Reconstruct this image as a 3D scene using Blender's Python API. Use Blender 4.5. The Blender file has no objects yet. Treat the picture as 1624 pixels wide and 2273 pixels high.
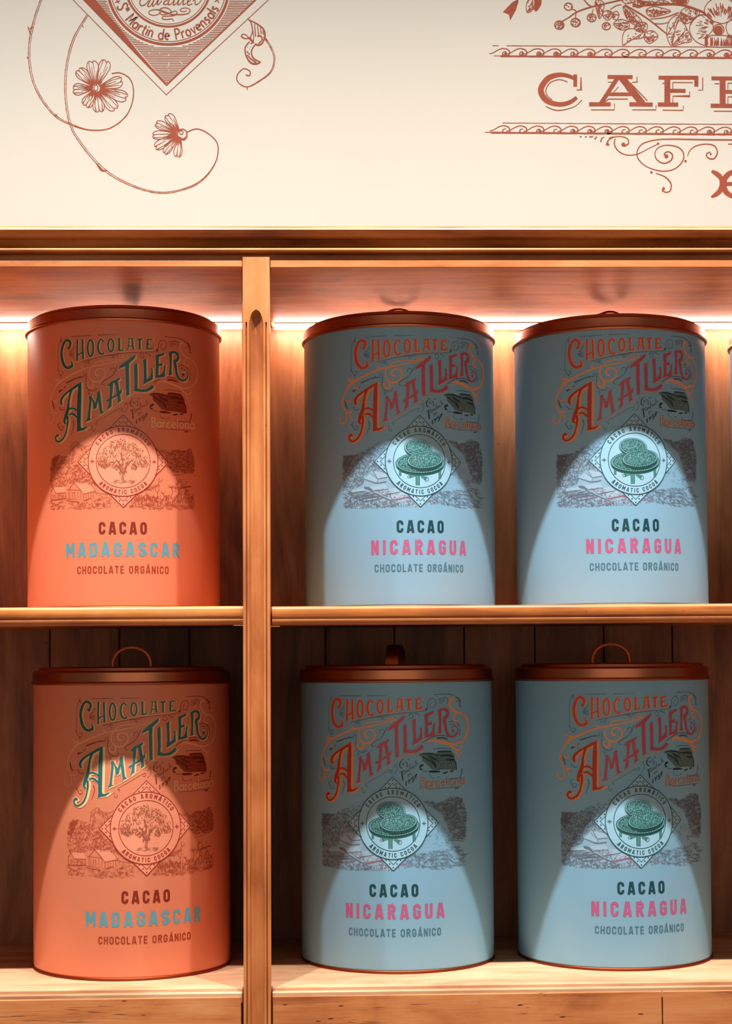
import bpy, bmesh, math, random
from mathutils import Matrix, Vector
from mathutils.geometry import tessellate_polygon

# ------------------------------------------------------------------ camera
sc = bpy.context.scene
C = sc.collection
W, H = 1624, 2273
F = 3700.0                                   # focal length in pixels of the full frame
EYE = 1.55                                   # eye height above the shop floor
YAW, PITCH, ROLL = math.radians(1.71), math.radians(2.1), math.radians(-0.44)
CXP, CYP = 812.0, 1470 - F * math.tan(math.radians(2.1))
MC = Matrix.Rotation(-YAW, 3, 'Z') @ Matrix.Rotation(math.pi / 2 + PITCH, 3, 'X') @ Matrix.Rotation(ROLL, 3, 'Z')
cd = bpy.data.cameras.new('camera')
cam = bpy.data.objects.new('camera', cd); C.objects.link(cam)
cam.matrix_world = Matrix.Translation((0, 0, EYE)) @ MC.to_4x4()
cd.sensor_fit = 'VERTICAL'; cd.sensor_height = 36.0
cd.lens = F * 36.0 / H
cd.shift_y = (CYP - H / 2) / H
cd.clip_start = 0.05
sc.camera = cam

# ------------------------------------------------------------------ world, lamps, exposure
sc.view_settings.view_transform = 'Standard'
sc.view_settings.look = 'None'
sc.view_settings.gamma = 1.0
sc.view_settings.use_curve_mapping = False
sc.view_settings.exposure = 0.0
wd = bpy.data.worlds.new('shop'); sc.world = wd; wd.use_nodes = True
bg = wd.node_tree.nodes['Background']
bg.inputs[0].default_value = (1.0, 0.82, 0.66, 1); bg.inputs[1].default_value = 0.13


def spot(name, x, core, spill):
    """one ceiling downlight: a tight core beam inside a wide soft spill"""
    for power, size, ay in ((core, 72, 0.10), (spill, 112, 0.42)):
        l = bpy.data.lights.new(name, 'SPOT')
        l.energy = power; l.color = (1.0, 0.99, 0.965)
        l.spot_size = math.radians(size); l.spot_blend = 1.0
        l.shadow_soft_size = 0.022
        o = bpy.data.objects.new(name, l); C.objects.link(o)
        o.location = (x, 1.68, EYE + 2.0)
        d = Vector((0.0, ay, -2.2))
        o.rotation_euler = d.to_track_quat('-Z', 'Y').to_euler()


# ceiling downlights in a row in front of the shelves
for lx, k in ((-1.126, 0.9), (-0.358, 1.0), (0.41, 1.0), (1.178, 0.9)):
    spot('ceiling_spot', lx, 165 * k, 126 * k)


# unseen soft fill added behind the camera, standing in for the shop's light
rl = bpy.data.lights.new('front_fill', 'AREA')
rl.shape = 'RECTANGLE'; rl.size = 3.4; rl.size_y = 1.8; rl.energy = 15.0; rl.color = (1.0, 0.82, 0.66)
ro = bpy.data.objects.new('front_fill', rl); C.objects.link(ro)
ro.location = (0.1, -0.9, EYE + 0.35)
ro.rotation_euler = Vector((0.0, 1.0, -0.06)).to_track_quat('-Z', 'Z').to_euler()


# ------------------------------------------------------------------ pixels to places
def ray(x, y):
    d = MC @ Vector(((x - CXP) / F, (CYP - y) / F, -1.0))
    return d / d.y


def at(x, y, Y):
    d = ray(x, y)
    return d.x * Y, EYE + d.z * Y


# ------------------------------------------------------------------ materials
def srgb(r, g, b):
    f = lambda c: (c / 255 / 12.92) if c / 255 <= 0.04045 else ((c / 255 + 0.055) / 1.055) ** 2.4
    return (f(r), f(g), f(b), 1)


def newmat(name):
    m = bpy.data.materials.new(name); m.use_nodes = True
    return m, m.node_tree.nodes, m.node_tree.links, m.node_tree.nodes['Principled BSDF']


def plain(name, col, rough=0.5, metal=0.0, spec=0.5, noise=0.0, nscale=30.0, coat=0.0):
    m, n, l, b = newmat(name)
    b.inputs['Roughness'].default_value = rough
    b.inputs['Metallic'].default_value = metal
    b.inputs['Specular IOR Level'].default_value = spec
    b.inputs['Coat Weight'].default_value = coat
    t = n.new('ShaderNodeTexCoord'); nz = n.new('ShaderNodeTexNoise')
    nz.inputs['Scale'].default_value = nscale; nz.inputs['Detail'].default_value = 4
    l.new(t.outputs['Object'], nz.inputs['Vector'])
    r = n.new('ShaderNodeValToRGB')
    k0, k1 = 1 - noise, 1 + noise
    r.color_ramp.elements[0].color = (col[0] * k0, col[1] * k0, col[2] * k0, 1)
    r.color_ramp.elements[1].color = (col[0] * k1, col[1] * k1, col[2] * k1, 1)
    r.color_ramp.elements[0].position = 0.3; r.color_ramp.elements[1].position = 0.7
    l.new(nz.outputs['Fac'], r.inputs['Fac']); l.new(r.outputs['Color'], b.inputs['Base Color'])
    return m


def wood(name, axis, dark, mid, light, rough=0.42, worn=0.0, seed=0.0, fine=1.0):
    """stained pine: streaks and fine grain along the given axis, soft clouds, small knots, worm holes"""
    m, n, l, b = newmat(name)
    b.inputs['Roughness'].default_value = rough
    t = n.new('ShaderNodeTexCoord')

    def noise(sc_along, sc_across, detail, rgh, dist=0.0, off=0.0):
        mp = n.new('ShaderNodeMapping')
        s = [sc_across] * 3; s[axis] = sc_along
        mp.inputs['Scale'].default_value = s
        mp.inputs['Location'].default_value = (seed + off, seed * 0.7 + off, seed * 1.3)
        l.new(t.outputs['Object'], mp.inputs['Vector'])
        z = n.new('ShaderNodeTexNoise'); z.inputs['Scale'].default_value = 1.0
        z.inputs['Detail'].default_value = detail; z.inputs['Roughness'].default_value = rgh
        z.inputs['Distortion'].default_value = dist
        l.new(mp.outputs['Vector'], z.inputs['Vector'])
        return z
    a = noise(3.0, 24, 4, 0.55, 0.8)
    g = noise(9, 420 * fine, 3, 0.6, 0.0, 3.1)
    c = noise(4, 9, 5, 0.6, 0.9, 7.7)
    mx = n.new('ShaderNodeMath'); mx.operation = 'MULTIPLY_ADD'; mx.inputs[1].default_value = 0.22
    l.new(g.outputs['Fac'], mx.inputs[0]); l.new(a.outputs['Fac'], mx.inputs[2])
    mx2 = n.new('ShaderNodeMath'); mx2.operation = 'MULTIPLY_ADD'; mx2.inputs[1].default_value = 0.88
    l.new(c.outputs['Fac'], mx2.inputs[0]); l.new(mx.outputs[0], mx2.inputs[2])
    r = n.new('ShaderNodeValToRGB'); e = r.color_ramp.elements
    e[0].position = 0.12; e[0].color = dark
    e[1].position = 0.88; e[1].color = light
    mr = n.new('ShaderNodeMapRange'); mr.inputs['From Min'].default_value = 0.72; mr.inputs['From Max'].default_value = 1.5
    l.new(mx2.outputs[0], mr.inputs['Value'])
    k = e.new(0.46); k.color = mid
    l.new(mr.outputs['Result'], r.inputs['Fac'])
    col = r.outputs['Color']
    # knots and worm holes
    v = n.new('ShaderNodeTexVoronoi'); v.inputs['Scale'].default_value = 1.0
    mp = n.new('ShaderNodeMapping'); s = [30.0 + 50.0 * worn] * 3; s[axis] = 17.0 + 4.0 * worn
    mp.inputs['Scale'].default_value = s; mp.inputs['Location'].default_value = (seed * 2.1, seed, seed)
    l.new(t.outputs['Object'], mp.inputs['Vector']); l.new(mp.outputs['Vector'], v.inputs['Vector'])
    lt = n.new('ShaderNodeMapRange'); lt.inputs['From Min'].default_value = 0.05 + 0.06 * worn
    lt.inputs['From Max'].default_value = 0.02 + 0.05 * worn
    l.new(v.outputs['Distance'], lt.inputs['Value'])
    mk = n.new('ShaderNodeMix'); mk.data_type = 'RGBA'
    l.new(lt.outputs['Result'], mk.inputs['Factor']); l.new(col, mk.inputs['A'])
    mk.inputs['B'].default_value = (dark[0] * 0.35, dark[1] * 0.3, dark[2] * 0.3, 1)
    out = mk.outputs['Result']
    if worn:                                  # short scratches and worm tracks along the grain
        w = noise(14, 330, 1, 0.4, 1.5, 5.3)
        ct = n.new('ShaderNodeMapRange'); ct.inputs['From Min'].default_value = 0.655; ct.inputs['From Max'].default_value = 0.70
        l.new(w.outputs['Fac'], ct.inputs['Value'])
        cl = noise(5, 16, 2, 0.5, 0.0, 9.1)
        cm = n.new('ShaderNodeMapRange'); cm.inputs['From Min'].default_value = 0.46; cm.inputs['From Max'].default_value = 0.56
        l.new(cl.outputs['Fac'], cm.inputs['Value'])
        mu = n.new('ShaderNodeMath'); mu.operation = 'MULTIPLY'
        l.new(ct.outputs['Result'], mu.inputs[0]); l.new(cm.outputs['Result'], mu.inputs[1])
        m2 = n.new('ShaderNodeMix'); m2.data_type = 'RGBA'
        l.new(mu.outputs[0], m2.inputs['Factor']); l.new(out, m2.inputs['A'])
        m2.inputs['B'].default_value = (dark[0] * 0.5, dark[1] * 0.45, dark[2] * 0.45, 1)
        out = m2.outputs['Result']
    l.new(out, b.inputs['Base Color'])
    bp = n.new('ShaderNodeBump'); bp.inputs['Strength'].default_value = 0.18; bp.inputs['Distance'].default_value = 0.002
    l.new(mx.outputs[0], bp.inputs['Height']); l.new(bp.outputs['Normal'], b.inputs['Normal'])
    return m


D1, M1, L1 = srgb(140, 70, 28), srgb(196, 112, 50), srgb(226, 150, 82)
D2, M2, L2 = srgb(154, 80, 38), srgb(196, 118, 64), srgb(216, 148, 94)
D3, M3, L3 = srgb(172, 118, 80), srgb(200, 150, 112), srgb(218, 176, 138)
MAT = {}
MAT['wood_x'] = wood('stained pine, grain across', 0, D1, M1, L1, seed=1.0)
MAT['wood_x2'] = wood('paler pine, grain across', 0, D2, M2, L2, seed=4.0)
MAT['wood_z'] = wood('stained pine, grain upright', 2, D1, M1, L1, seed=2.0)
MAT['wood_z2'] = wood('paler pine, grain upright', 2, D2, M2, L2, seed=6.0)
MAT['wood_floor'] = wood('bare pine shelf floor', 0, D3, M3, L3, seed=9.0, rough=0.5)
MAT['wood_front'] = wood('worn pine front', 0, D2, M2, L2, seed=13.0, worn=1.0, rough=0.5)
MAT['plank'] = wood('back planks', 2, srgb(100, 54, 28), srgb(146, 88, 50), srgb(178, 120, 76), seed=17.0, rough=0.5)
MAT['gap'] = plain('dark gap', srgb(30, 16, 9), 0.8)
MAT['wall'] = plain('cream wall paint', srgb(206, 208, 198), 0.75, noise=0.015, nscale=4.0)
MAT['floor'] = plain('shop floor', srgb(120, 96, 76), 0.5, noise=0.1, nscale=6.0)
MAT['ink'] = plain('russet wall ink', srgb(150, 68, 38), 0.7, noise=0.12, nscale=60.0)
MAT['coral'] = plain('coral tin lacquer', srgb(230, 137, 103), 0.40, spec=0.35, noise=0.02, nscale=8.0)
MAT['blue'] = plain('pale blue tin lacquer', srgb(132, 184, 214), 0.40, spec=0.35, noise=0.02, nscale=8.0)
MAT['copper'] = plain('brushed copper', srgb(186, 116, 84), 0.36, metal=1.0, noise=0.05, nscale=20.0)
MAT['copper_dark'] = plain('dull copper rim', srgb(160, 74, 44), 0.42, metal=1.0, noise=0.05)
MAT['brass'] = plain('brass', srgb(200, 160, 90), 0.3, metal=1.0)
MAT['channel'] = plain('light channel', srgb(170, 122, 98), 0.5)
m, n, l, b = newmat('light strip')
b.inputs['Base Color'].default_value = (0.9, 0.9, 0.9, 1)
b.inputs['Emission Color'].default_value = (1.0, 0.86, 0.74, 1)
b.inputs['Emission Strength'].default_value = 38.0
MAT['led'] = m


# ------------------------------------------------------------------ mesh helpers
def link(name, me, mat=None, parent=None):
    o = bpy.data.objects.new(name, me); C.objects.link(o)
    if mat is not None and not me.materials:
        me.materials.append(MAT[mat] if isinstance(mat, str) else mat)
    if parent is not None:
        o.parent = parent
    return o


def mesh(name, vs, fs, mat, parent=None, smooth=False):
    me = bpy.data.meshes.new(name)
    me.from_pydata(vs, [], fs); me.update()
    if smooth:
        for p in me.polygons: p.use_smooth = True
    return link(name, me, mat, parent)


def box(name, x0, x1, y0, y1, z0, z1, mat, parent=None, bev=0.0012):
    bm = bmesh.new()
    bmesh.ops.create_cube(bm, size=1.0)
    for v in bm.verts:
        v.co = Vector((x0 + (v.co.x + .5) * (x1 - x0), y0 + (v.co.y + .5) * (y1 - y0), z0 + (v.co.z + .5) * (z1 - z0)))
    if bev:
        bmesh.ops.bevel(bm, geom=list(bm.edges), offset=bev, segments=2, profile=0.5, affect='EDGES')
    me = bpy.data.meshes.new(name); bm.to_mesh(me); bm.free()
    return link(name, me, mat, parent)


def prism(name, prof, x0, x1, mat, parent=None, smooth=True, nx=1):
    """closed (y, z) profile drawn out along x"""
    n = len(prof); vs = []; fs = []
    for i in range(nx + 1):
        x = x0 + (x1 - x0) * i / nx
        vs += [(x, y, z) for y, z in prof]
    for i in range(nx):
        for j in range(n):
            k = (j + 1) % n
            fs.append((i * n + j, (i + 1) * n + j, (i + 1) * n + k, i * n + k))
    fs.append(tuple(range(n))); fs.append(tuple(range(nx * n, nx * n + n))[::-1])
    o = mesh(name, vs, fs, mat, parent)
    bm = bmesh.new(); bm.from_mesh(o.data); bmesh.ops.recalc_face_normals(bm, faces=bm.faces)
    bm.to_mesh(o.data); bm.free()
    if smooth:
        for p in o.data.polygons: p.use_smooth = True
        o.data.set_sharp_from_angle(angle=math.radians(35))
    return o


def lathe(name, prof, mat, parent=None, seg=128):
    vs = []; fs = []; n = len(prof)
    for i in range(seg):
        a = 2 * math.pi * i / seg
        for r, z in prof: vs.append((r * math.sin(a), -r * math.cos(a), z))
    for i in range(seg):
        k = (i + 1) % seg
        for j in range(n - 1):
            fs.append((i * n + j, k * n + j, k * n + j + 1, i * n + j + 1))
    o = mesh(name, vs, fs, mat, parent, smooth=True)
    bm = bmesh.new(); bm.from_mesh(o.data)
    bmesh.ops.remove_doubles(bm, verts=bm.verts, dist=1e-6)
    bmesh.ops.recalc_face_normals(bm, faces=bm.faces)
    bm.to_mesh(o.data); bm.free()
    for p in o.data.polygons: p.use_smooth = True
    o.data.set_sharp_from_angle(angle=math.radians(40))
    return o


def empty(name, loc=(0, 0, 0), rz=0.0):
    o = bpy.data.objects.new(name, None); C.objects.link(o)
    o.location = loc; o.rotation_euler = (0, 0, rz)
    o.empty_display_size = 0.05
    return o


def tag(o, label=None, cat=None, group=None, kind=None):
    if label: o['label'] = label
    if cat: o['category'] = cat
    if group: o['group'] = group
    if kind: o['kind'] = kind
    return o


# ------------------------------------------------------------------ the setting
YW = 2.812
wall = box('wall_back', -2.2, 2.6, YW, YW + 0.1, 0, 3.6, 'wall', bev=0)
tag(wall, 'cream painted wall with a russet mural above the shelves', kind='structure')
flo = box('floor', -2.2, 2.6, -0.6, YW, -0.05, 0, 'floor', bev=0)
tag(flo, 'shop floor below the shelves', kind='structure')

# ------------------------------------------------------------------ shelving
XL, XR = -0.76, 1.16
YB = 2.787                                  # face of the back planks
unit = empty('display_shelving', ((XL + XR) / 2, 2.6, 0))
tag(unit, 'honey-stained pine wall shelving with a moulded cornice and fluted post', 'shelving')
IX = -unit.location


def own(o):
    """parent to the unit, keeping the built place"""
    o.parent = unit
    o.location = IX
    return o


def zz(y, Y, x=812):
    return at(x, y, Y)[1]


# cornice: rounded lip, cove, then separate bead and fascia
lipz0, lipz1 = zz(526, 2.3470), zz(503, 2.3440)
prof = [(2.802, lipz1 + 0.002), (2.3535, lipz1 + 0.002), (2.3460, lipz1 + 0.0008), (2.3425, lipz1 - 0.002), (2.3415, lipz1 - 0.005),
        (2.3455, lipz0 + 0.006), (2.3490, lipz0 + 0.0020), (2.3525, lipz0), (2.3635, lipz0), (2.3650, lipz0 - 0.002),
        (2.3640, zz(540, 2.3635)), (2.3605, zz(546, 2.3605)), (2.3585, zz(549, 2.3585)), (2.3735, zz(549, 2.3735)), (2.802, zz(549, 2.3735))]
cornice = own(prism('cornice', prof, XL - 0.03, XR + 0.03, 'wood_x'))
bz, br = zz(554, 2.3515), 0.0029
bead = prism('bead_moulding', [(2.3540 - br * math.sin(a), bz + br * math.cos(a)) for a in [math.pi * k / 10 for k in range(11)]] +
             [(2.3735, bz - br), (2.3735, bz + br)], XL - 0.02, XR + 0.02, 'wood_x', cornice)
fz0, fz1 = zz(578.5, 2.3715), bz - br
box('fascia_board', XL, XR, 2.3715, 2.4135, fz0 - 0.004, fz1 + 0.001, 'wood_x', cornice, 0.0004)

# upright posts with a fluted face, leaning a hair; thin dividers behind
ZTOP, ZBOT = zz(573, 2.3615), EYE - 0.62
ZFLUTE = zz(690, 2.3595, 570)


def post(name, xa, xb, lean):
    nx = 60; w = xb - xa
    zs = [ZTOP]
    z = ZTOP
    while z > ZBOT + 1e-6:
        near = -0.034 < z - ZFLUTE < 0.026
        z = max(ZBOT, z - (0.0011 if near else 0.02)); zs.append(z)
    vs = []; fs = []
    rfl = 0.265 * w; al = 0.026               # flute: half width, length of its pointed head
    top = ZFLUTE - al
    for z in zs:
        for i in range(nx + 1):
            u = i / nx; x = (u - 0.5) * w
            d = 0.0
            q = abs(x) / rfl if z < top else math.hypot(x / rfl, (z - top) / al)
            if q < 1: d = 0.0095 * (1 - q * q) ** 0.5
            e = 0.5 * w - abs(x)
            if z < top + 0.008 and abs(e - 0.14 * w) < 0.024 * w: d = 0.0030
            e = 0.5 * w - abs(x)
            if e < 0.0012: d += 0.0006
            lx = lean * (z - ZTOP) / (ZBOT - ZTOP)
            vs.append((xa + u * w + lx, 2.3540 + d, z))
    m_ = nx + 1
    for j in range(len(zs) - 1):
        for i in range(nx):
            fs.append((j * m_ + i, j * m_ + i + 1, (j + 1) * m_ + i + 1, (j + 1) * m_ + i))
    # sides and back
    base = len(vs)
    for z, xx in ((ZTOP, 0), (ZBOT, lean)):
        vs += [(xa + xx, 2.3795, z), (xb + xx, 2.3795, z)]
    L = len(zs) - 1
    left = [j * m_ for j in range(L + 1)]; right = [j * m_ + nx for j in range(L + 1)]
    fs.append(tuple(left + [base + 2, base]))
    fs.append(tuple(right[::-1] + [base + 1, base + 3]))
    fs.append((base, base + 2, base + 3, base + 1))
    fs.append(tuple(list(range(nx + 1))[::-1] + [base, base + 1]))
    o = mesh(name, vs, fs, 'wood_z2')
    bm = bmesh.new(); bm.from_mesh(o.data); bmesh.ops.recalc_face_normals(bm, faces=bm.faces); bm.to_mesh(o.data); bm.free()
    return own(o)


PX0, PX1 = at(538.4, 600, 2.3540)[0], at(598.2, 600, 2.3540)[0]
LEAN = -0.0044
post('divider_post', PX0, PX1, LEAN)
post('divider_post', XL - 0.036, XL, 0)
post('divider_post', XR, XR + 0.038, 0)
ZUB = zz(592.5, 2.3575)                       # underside of the top board
for xa, xb in ((PX0, PX1 - 0.010), (XL - 0.036, XL - 0.004), (XR + 0.004, XR + 0.038)):
    own(box('divider_panel', xa + (LEAN if xa == PX0 else 0) * 0.6, xb + (LEAN if xa == PX0 else 0) * 0.6, 2.3795, YB, EYE - 0.62, ZUB + 0.02, 'wood_z', bev=0.0004))

# top boards (their pale front edge is the rail under the fascia)
for x0, x1, za, zb in ((XL, PX0 - 0.0005, zz(592, 2.3575), zz(578, 2.3575)), (PX1 + 0.0008, XR, zz(593.5, 2.3575, 1100), zz(576.5, 2.3575, 1000))):
    tb = own(box('top_board', x0 - (0.0095 if x1 == XR else 0), x1, 2.3807, YB, za, zb, 'wood_x', bev=0.0004))
    box('rail', x0, x1, 2.3575, 2.3805, za, zb, 'wood_x2', tb, 0.0008)

# middle shelves with a rounded, grooved nosing
ZS = EYE + 0.0805


def shelf(x0, x1, z, xback0, xback1):
    s = own(box('shelf_board', xback0, xback1, 2.3805, YB, z - 0.022, z, 'wood_x', bev=0.0005))
    pr = [(2.3805, z)]
    for k in range(9):                       # quarter round on the upper edge
        a = math.pi / 2 * k / 8
        pr.append((2.3645 - 0.0055 * math.sin(a), z - 0.0055 + 0.0055 * math.cos(a)))
    pr += [(2.3588, z - 0.0145), (2.3595, z - 0.0160), (2.3607, z - 0.0168), (2.3607, z - 0.0180), (2.3597, z - 0.0190), (2.3599, z - 0.0225),
           (2.3615, z - 0.0250), (2.3650, z - 0.0265), (2.3805, z - 0.0268)]
    prism('nosing', pr, x0, x1, 'wood_x', s)
    return s


shelf(XL + 0.001, PX0 - 0.0020, ZS + 0.0004, XL + 0.001, PX0 - 0.004)
shelf(PX1 + 0.0006, XR - 0.001, ZS - 0.0006, PX1 - 0.009, XR - 0.001)

# bottom boards and the ledge in front of them
ZF = EYE - 0.4565
for x0, x1, xm0, xm1 in ((XL + 0.001, PX0 - 0.004, XL, PX0 + LEAN * 0.8 - 0.0015), (PX1 - 0.013, XR - 0.001, PX1 + LEAN * 0.8 + 0.0008, XR)):
    b_ = own(box('base_board', x0, x1, 2.3810, YB, ZF - 0.02, ZF, 'wood_floor', bev=0.0006))
    box('front_strip', xm0 + 0.0005, xm1 - 0.0005, 2.3675, 2.3807, ZF - 0.02, ZF, 'wood_floor', b_, 0.0010)
    box('ledge', xm0 + 0.0005, xm1 - 0.0005, 2.3585, 2.3673, ZF - 0.0200, ZF - 0.0046, 'wood_floor', b_, 0.0016)


def front(x0, x1, mat='wood_front'):
    return own(box('front_board', x0, x1, 2.3570, 2.3795, EYE - 0.62, ZF - 0.0104, mat, bev=0.0013))


SX = at(1470, 2240, 2.3570)[0]
front(XL + 0.002, PX0 + LEAN * 0.9 - 0.0034)
front(PX1 + LEAN * 0.9 + 0.0022, SX - 0.0008)
front(SX + 0.0008, XR - 0.002)
own(box('cabinet_body', XL - 0.03, XR + 0.03, 2.3800, YB + 0.02, 0.0, ZF - 0.0205, 'wood_x', bev=0.002))

# the back: single upright planks
back = own(box('back_panel', XL - 0.03, XR + 0.03, YB + 0.0125, YW - 0.0015, ZF - 0.02, lipz1 - 0.004, 'gap', bev=0))
edges = [-0.79, -0.674, -0.559, -0.4432, -0.3276, -0.2117, -0.098, 0.0149, 0.1301, 0.2471, 0.366, 0.482, 0.5976, 0.713, 0.829, 0.945, 1.06, 1.176]
for a_, b_ in zip(edges[:-1], edges[1:]):
    box('plank', a_ + 0.0009, b_ - 0.0009, YB, YB + 0.012, ZF - 0.02, ZUB + 0.018, 'plank', back, 0.0012)

# small brass shelf clips either side of the post
for sgn, xx, zc in ((-1, PX0 + LEAN * 0.5, ZS - 0.0262), (1, PX1 + LEAN * 0.5, ZS - 0.0280)):
    o = own(mesh('shelf_clip', [(xx + sgn * a, y, zc + c) for a in (0.0004, 0.0135) for y in (2.3655, 2.3785) for c in (-0.0012, 0)],
                 [(0, 1, 3, 2), (4, 6, 7, 5), (0, 4, 5, 1), (2, 3, 7, 6), (0, 2, 6, 4), (1, 5, 7, 3)], 'brass'))

# light strips under the top boards, at the back
for x0, x1, lab in ((XL + 0.006, PX0 - 0.006, 'white light strip under the top board above the single coral tin'),
                    (PX1 - 0.004, XR - 0.006, 'white light strip under the top board above the blue tins')):
    e_ = empty('light_strip', ((x0 + x1) / 2, 2.777, (zz(592, 2.3575) if x0 < PX0 else zz(593.5, 2.3575, 1100)) - 0.0004))
    tag(e_, lab, 'light', 'light strips under the top boards')
    cx = (x0 + x1) / 2
    box('diffuser', x0 - cx, x1 - cx, -0.034, -0.006, -0.0056, -0.0012, 'led', e_, 0.0006)
    box('channel', x0 - cx, x1 - cx, -0.035, -0.005, -0.0012, -0.0002, 'channel', e_, 0.0002)

# ------------------------------------------------------------------ drawing kit: flat print as thin geometry
PXM = 2.465 / F                               # metres per photo pixel at the tins' fronts


def smooth_line(pts, step, closed=False):
    """Catmull-Rom through (u, v, w) points"""
    n = len(pts)
    if n < 3 and not closed:
        (u0, v0, w0), (u1, v1, w1) = pts[0], pts[-1]
        k = max(1, int(math.hypot(u1 - u0, v1 - v0) / step))
        return [(u0 + (u1 - u0) * i / k, v0 + (v1 - v0) * i / k, w0 + (w1 - w0) * i / k) for i in range(k + 1)]
    out = []
    rng = range(n) if closed else range(n - 1)
    for i in rng:
        g = lambda j: pts[j % n] if closed else pts[min(max(j, 0), n - 1)]
        p0, p1, p2, p3 = g(i - 1), g(i), g(i + 1), g(i + 2)
        k = max(2, min(14, int(math.hypot(p2[0] - p1[0], p2[1] - p1[1]) / step)))
        for j in range(k):
            t = j / k
            q = []
            for c in range(3):
                q.append(0.5 * (2 * p1[c] + (p2[c] - p0[c]) * t + (2 * p0[c] - 5 * p1[c] + 4 * p2[c] - p3[c]) * t * t +
                                (3 * p1[c] - p0[c] - 3 * p2[c] + p3[c]) * t ** 3))
            out.append((q[0], q[1], max(q[2], 1e-5)))
    if not closed: out.append(tuple(pts[-1]))
    return out


class Art:
    """ribbons and fills in flat (u, v) metres"""
    def __init__(s, step=0.0018):
        s.v = []; s.f = []; s.step = step; s.z = []; s.k = 0

    def lay(s):
        """each mark lies a hair above the one before it, as ink on ink"""
        s.k += 1
        s.z += [(s.k % 40) * 2.2e-6] * (len(s.v) - len(s.z))

    def line(s, pts, w=None, smooth=True, closed=False, dx=0.0, dy=0.0, grow=0.0):
        p = [(q[0] + dx, q[1] + dy, (q[2] if len(q) > 2 else w) + grow) for q in pts]
        if smooth:
            p = smooth_line(p, s.step, closed)
        elif closed:
            pass
        n = len(p)
        if n < 2: return
        b = len(s.v)
        for i in range(n):
            if closed: a, c = p[i - 1], p[(i + 1) % n]
            else: a, c = p[max(i - 1, 0)], p[min(i + 1, n - 1)]
            tx, ty = c[0] - a[0], c[1] - a[1]
            L = math.hypot(tx, ty) or 1e-9
            nx, ny = -ty / L, tx / L
            h = p[i][2] / 2
            if not smooth and 0 < i < n - 1 or (closed and not smooth):   # mitre the corner
                e1 = (p[i][0] - a[0], p[i][1] - a[1]); l1 = math.hypot(*e1) or 1e-9
                cs = abs((e1[0] * tx + e1[1] * ty) / (l1 * L))
                h /= max(cs, 0.45)
            s.v.append((p[i][0] + nx * h, p[i][1] + ny * h)); s.v.append((p[i][0] - nx * h, p[i][1] - ny * h))
        for i in range(n if closed else n - 1):
            k = (i + 1) % n
            s.f.append((b + 2 * i, b + 2 * i + 1, b + 2 * k + 1, b + 2 * k))
        s.lay()

    def fill(s, pts, grow=0.0, dx=0.0, dy=0.0, smooth=False, cut=0.006):
        if smooth:
            pts = [(q[0], q[1]) for q in smooth_line([(a, c, 1) for a, c in pts], s.step * 1.5, True)]
        pts = [(q[0] + dx, q[1] + dy) for q in pts]
        tris = tessellate_polygon([[Vector((x, y, 0)) for x, y in pts]])
        bm = bmesh.new()
        vv = [bm.verts.new((x, y, 0)) for x, y in pts]
        for t in tris:
            try: bm.faces.new([vv[i] for i in t])
            except ValueError: pass
        for _ in range(5):
            long = [e for e in bm.edges if e.calc_length() > cut]
            if not long: break
            bmesh.ops.subdivide_edges(bm, edges=long, cuts=1)
            bmesh.ops.triangulate(bm, faces=[f for f in bm.faces if len(f.verts) > 3])
        b = len(s.v)
        bm.verts.index_update()
        s.v += [(v.co.x, v.co.y) for v in bm.verts]
        s.f += [tuple(b + v.index for v in f.verts) for f in bm.faces]
        bm.free(); s.lay()
        if grow:
            s.line([(x, y, grow * 2) for x, y in pts], smooth=False, closed=True)

    def ring(s, cx, cy, r, w, ry=None, n=72, a0=0.0, a1=360.0, rot=0.0):
        ry = r if ry is None else ry
        full = abs(a1 - a0) >= 359.9
        k = n if full else n + 1
        cr, sr = math.cos(rot), math.sin(rot)
        p = []
        for i in range(k):
            a = math.radians(a0 + (a1 - a0) * i / n)
            x, y = r * math.cos(a), ry * math.sin(a)
            p.append((cx + x * cr - y * sr, cy + x * sr + y * cr, w))
        if full: s.line(p, smooth=False, closed=True)
        else: s.line(p, smooth=False)

    def disc(s, cx, cy, r, ry=None, n=20, rot=0.0, cut=0.006):
        ry = r if ry is None else ry
        cr, sr = math.cos(rot), math.sin(rot)
        p = []
        for i in range(n):
            a = 2 * math.pi * i / n
            x, y = r * math.cos(a), ry * math.sin(a)
            p.append((cx + x * cr - y * sr, cy + x * sr + y * cr))
        if r < 0.004:
            b = len(s.v); s.v += p; s.f.append(tuple(range(b, b + n))); s.lay()
        else:
            s.fill(p, cut=cut)

    def build(s, name, mat, parent, mapf):
        vs = [mapf(u, v, z) for (u, v), z in zip(s.v, s.z)]
        me = bpy.data.meshes.new(name); me.from_pydata(vs, [], s.f); me.update()
        bm = bmesh.new(); bm.from_mesh(me)
        bm.normal_update()
        flip = [f for f in bm.faces if f.normal.dot(Vector(mapf.out(f.calc_center_median()))) < 0]
        bmesh.ops.reverse_faces(bm, faces=flip)
        bm.to_mesh(me); bm.free()
        return link(name, me, mat, parent)


# a plain condensed sans: each capital as centre lines in a box of height 1
def arc(cx, cy, rx, ry, a0, a1, n=8):
    return [(cx + rx * math.cos(math.radians(a0 + (a1 - a0) * i / n)), cy + ry * math.sin(math.radians(a0 + (a1 - a0) * i / n))) for i in range(n + 1)]


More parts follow.
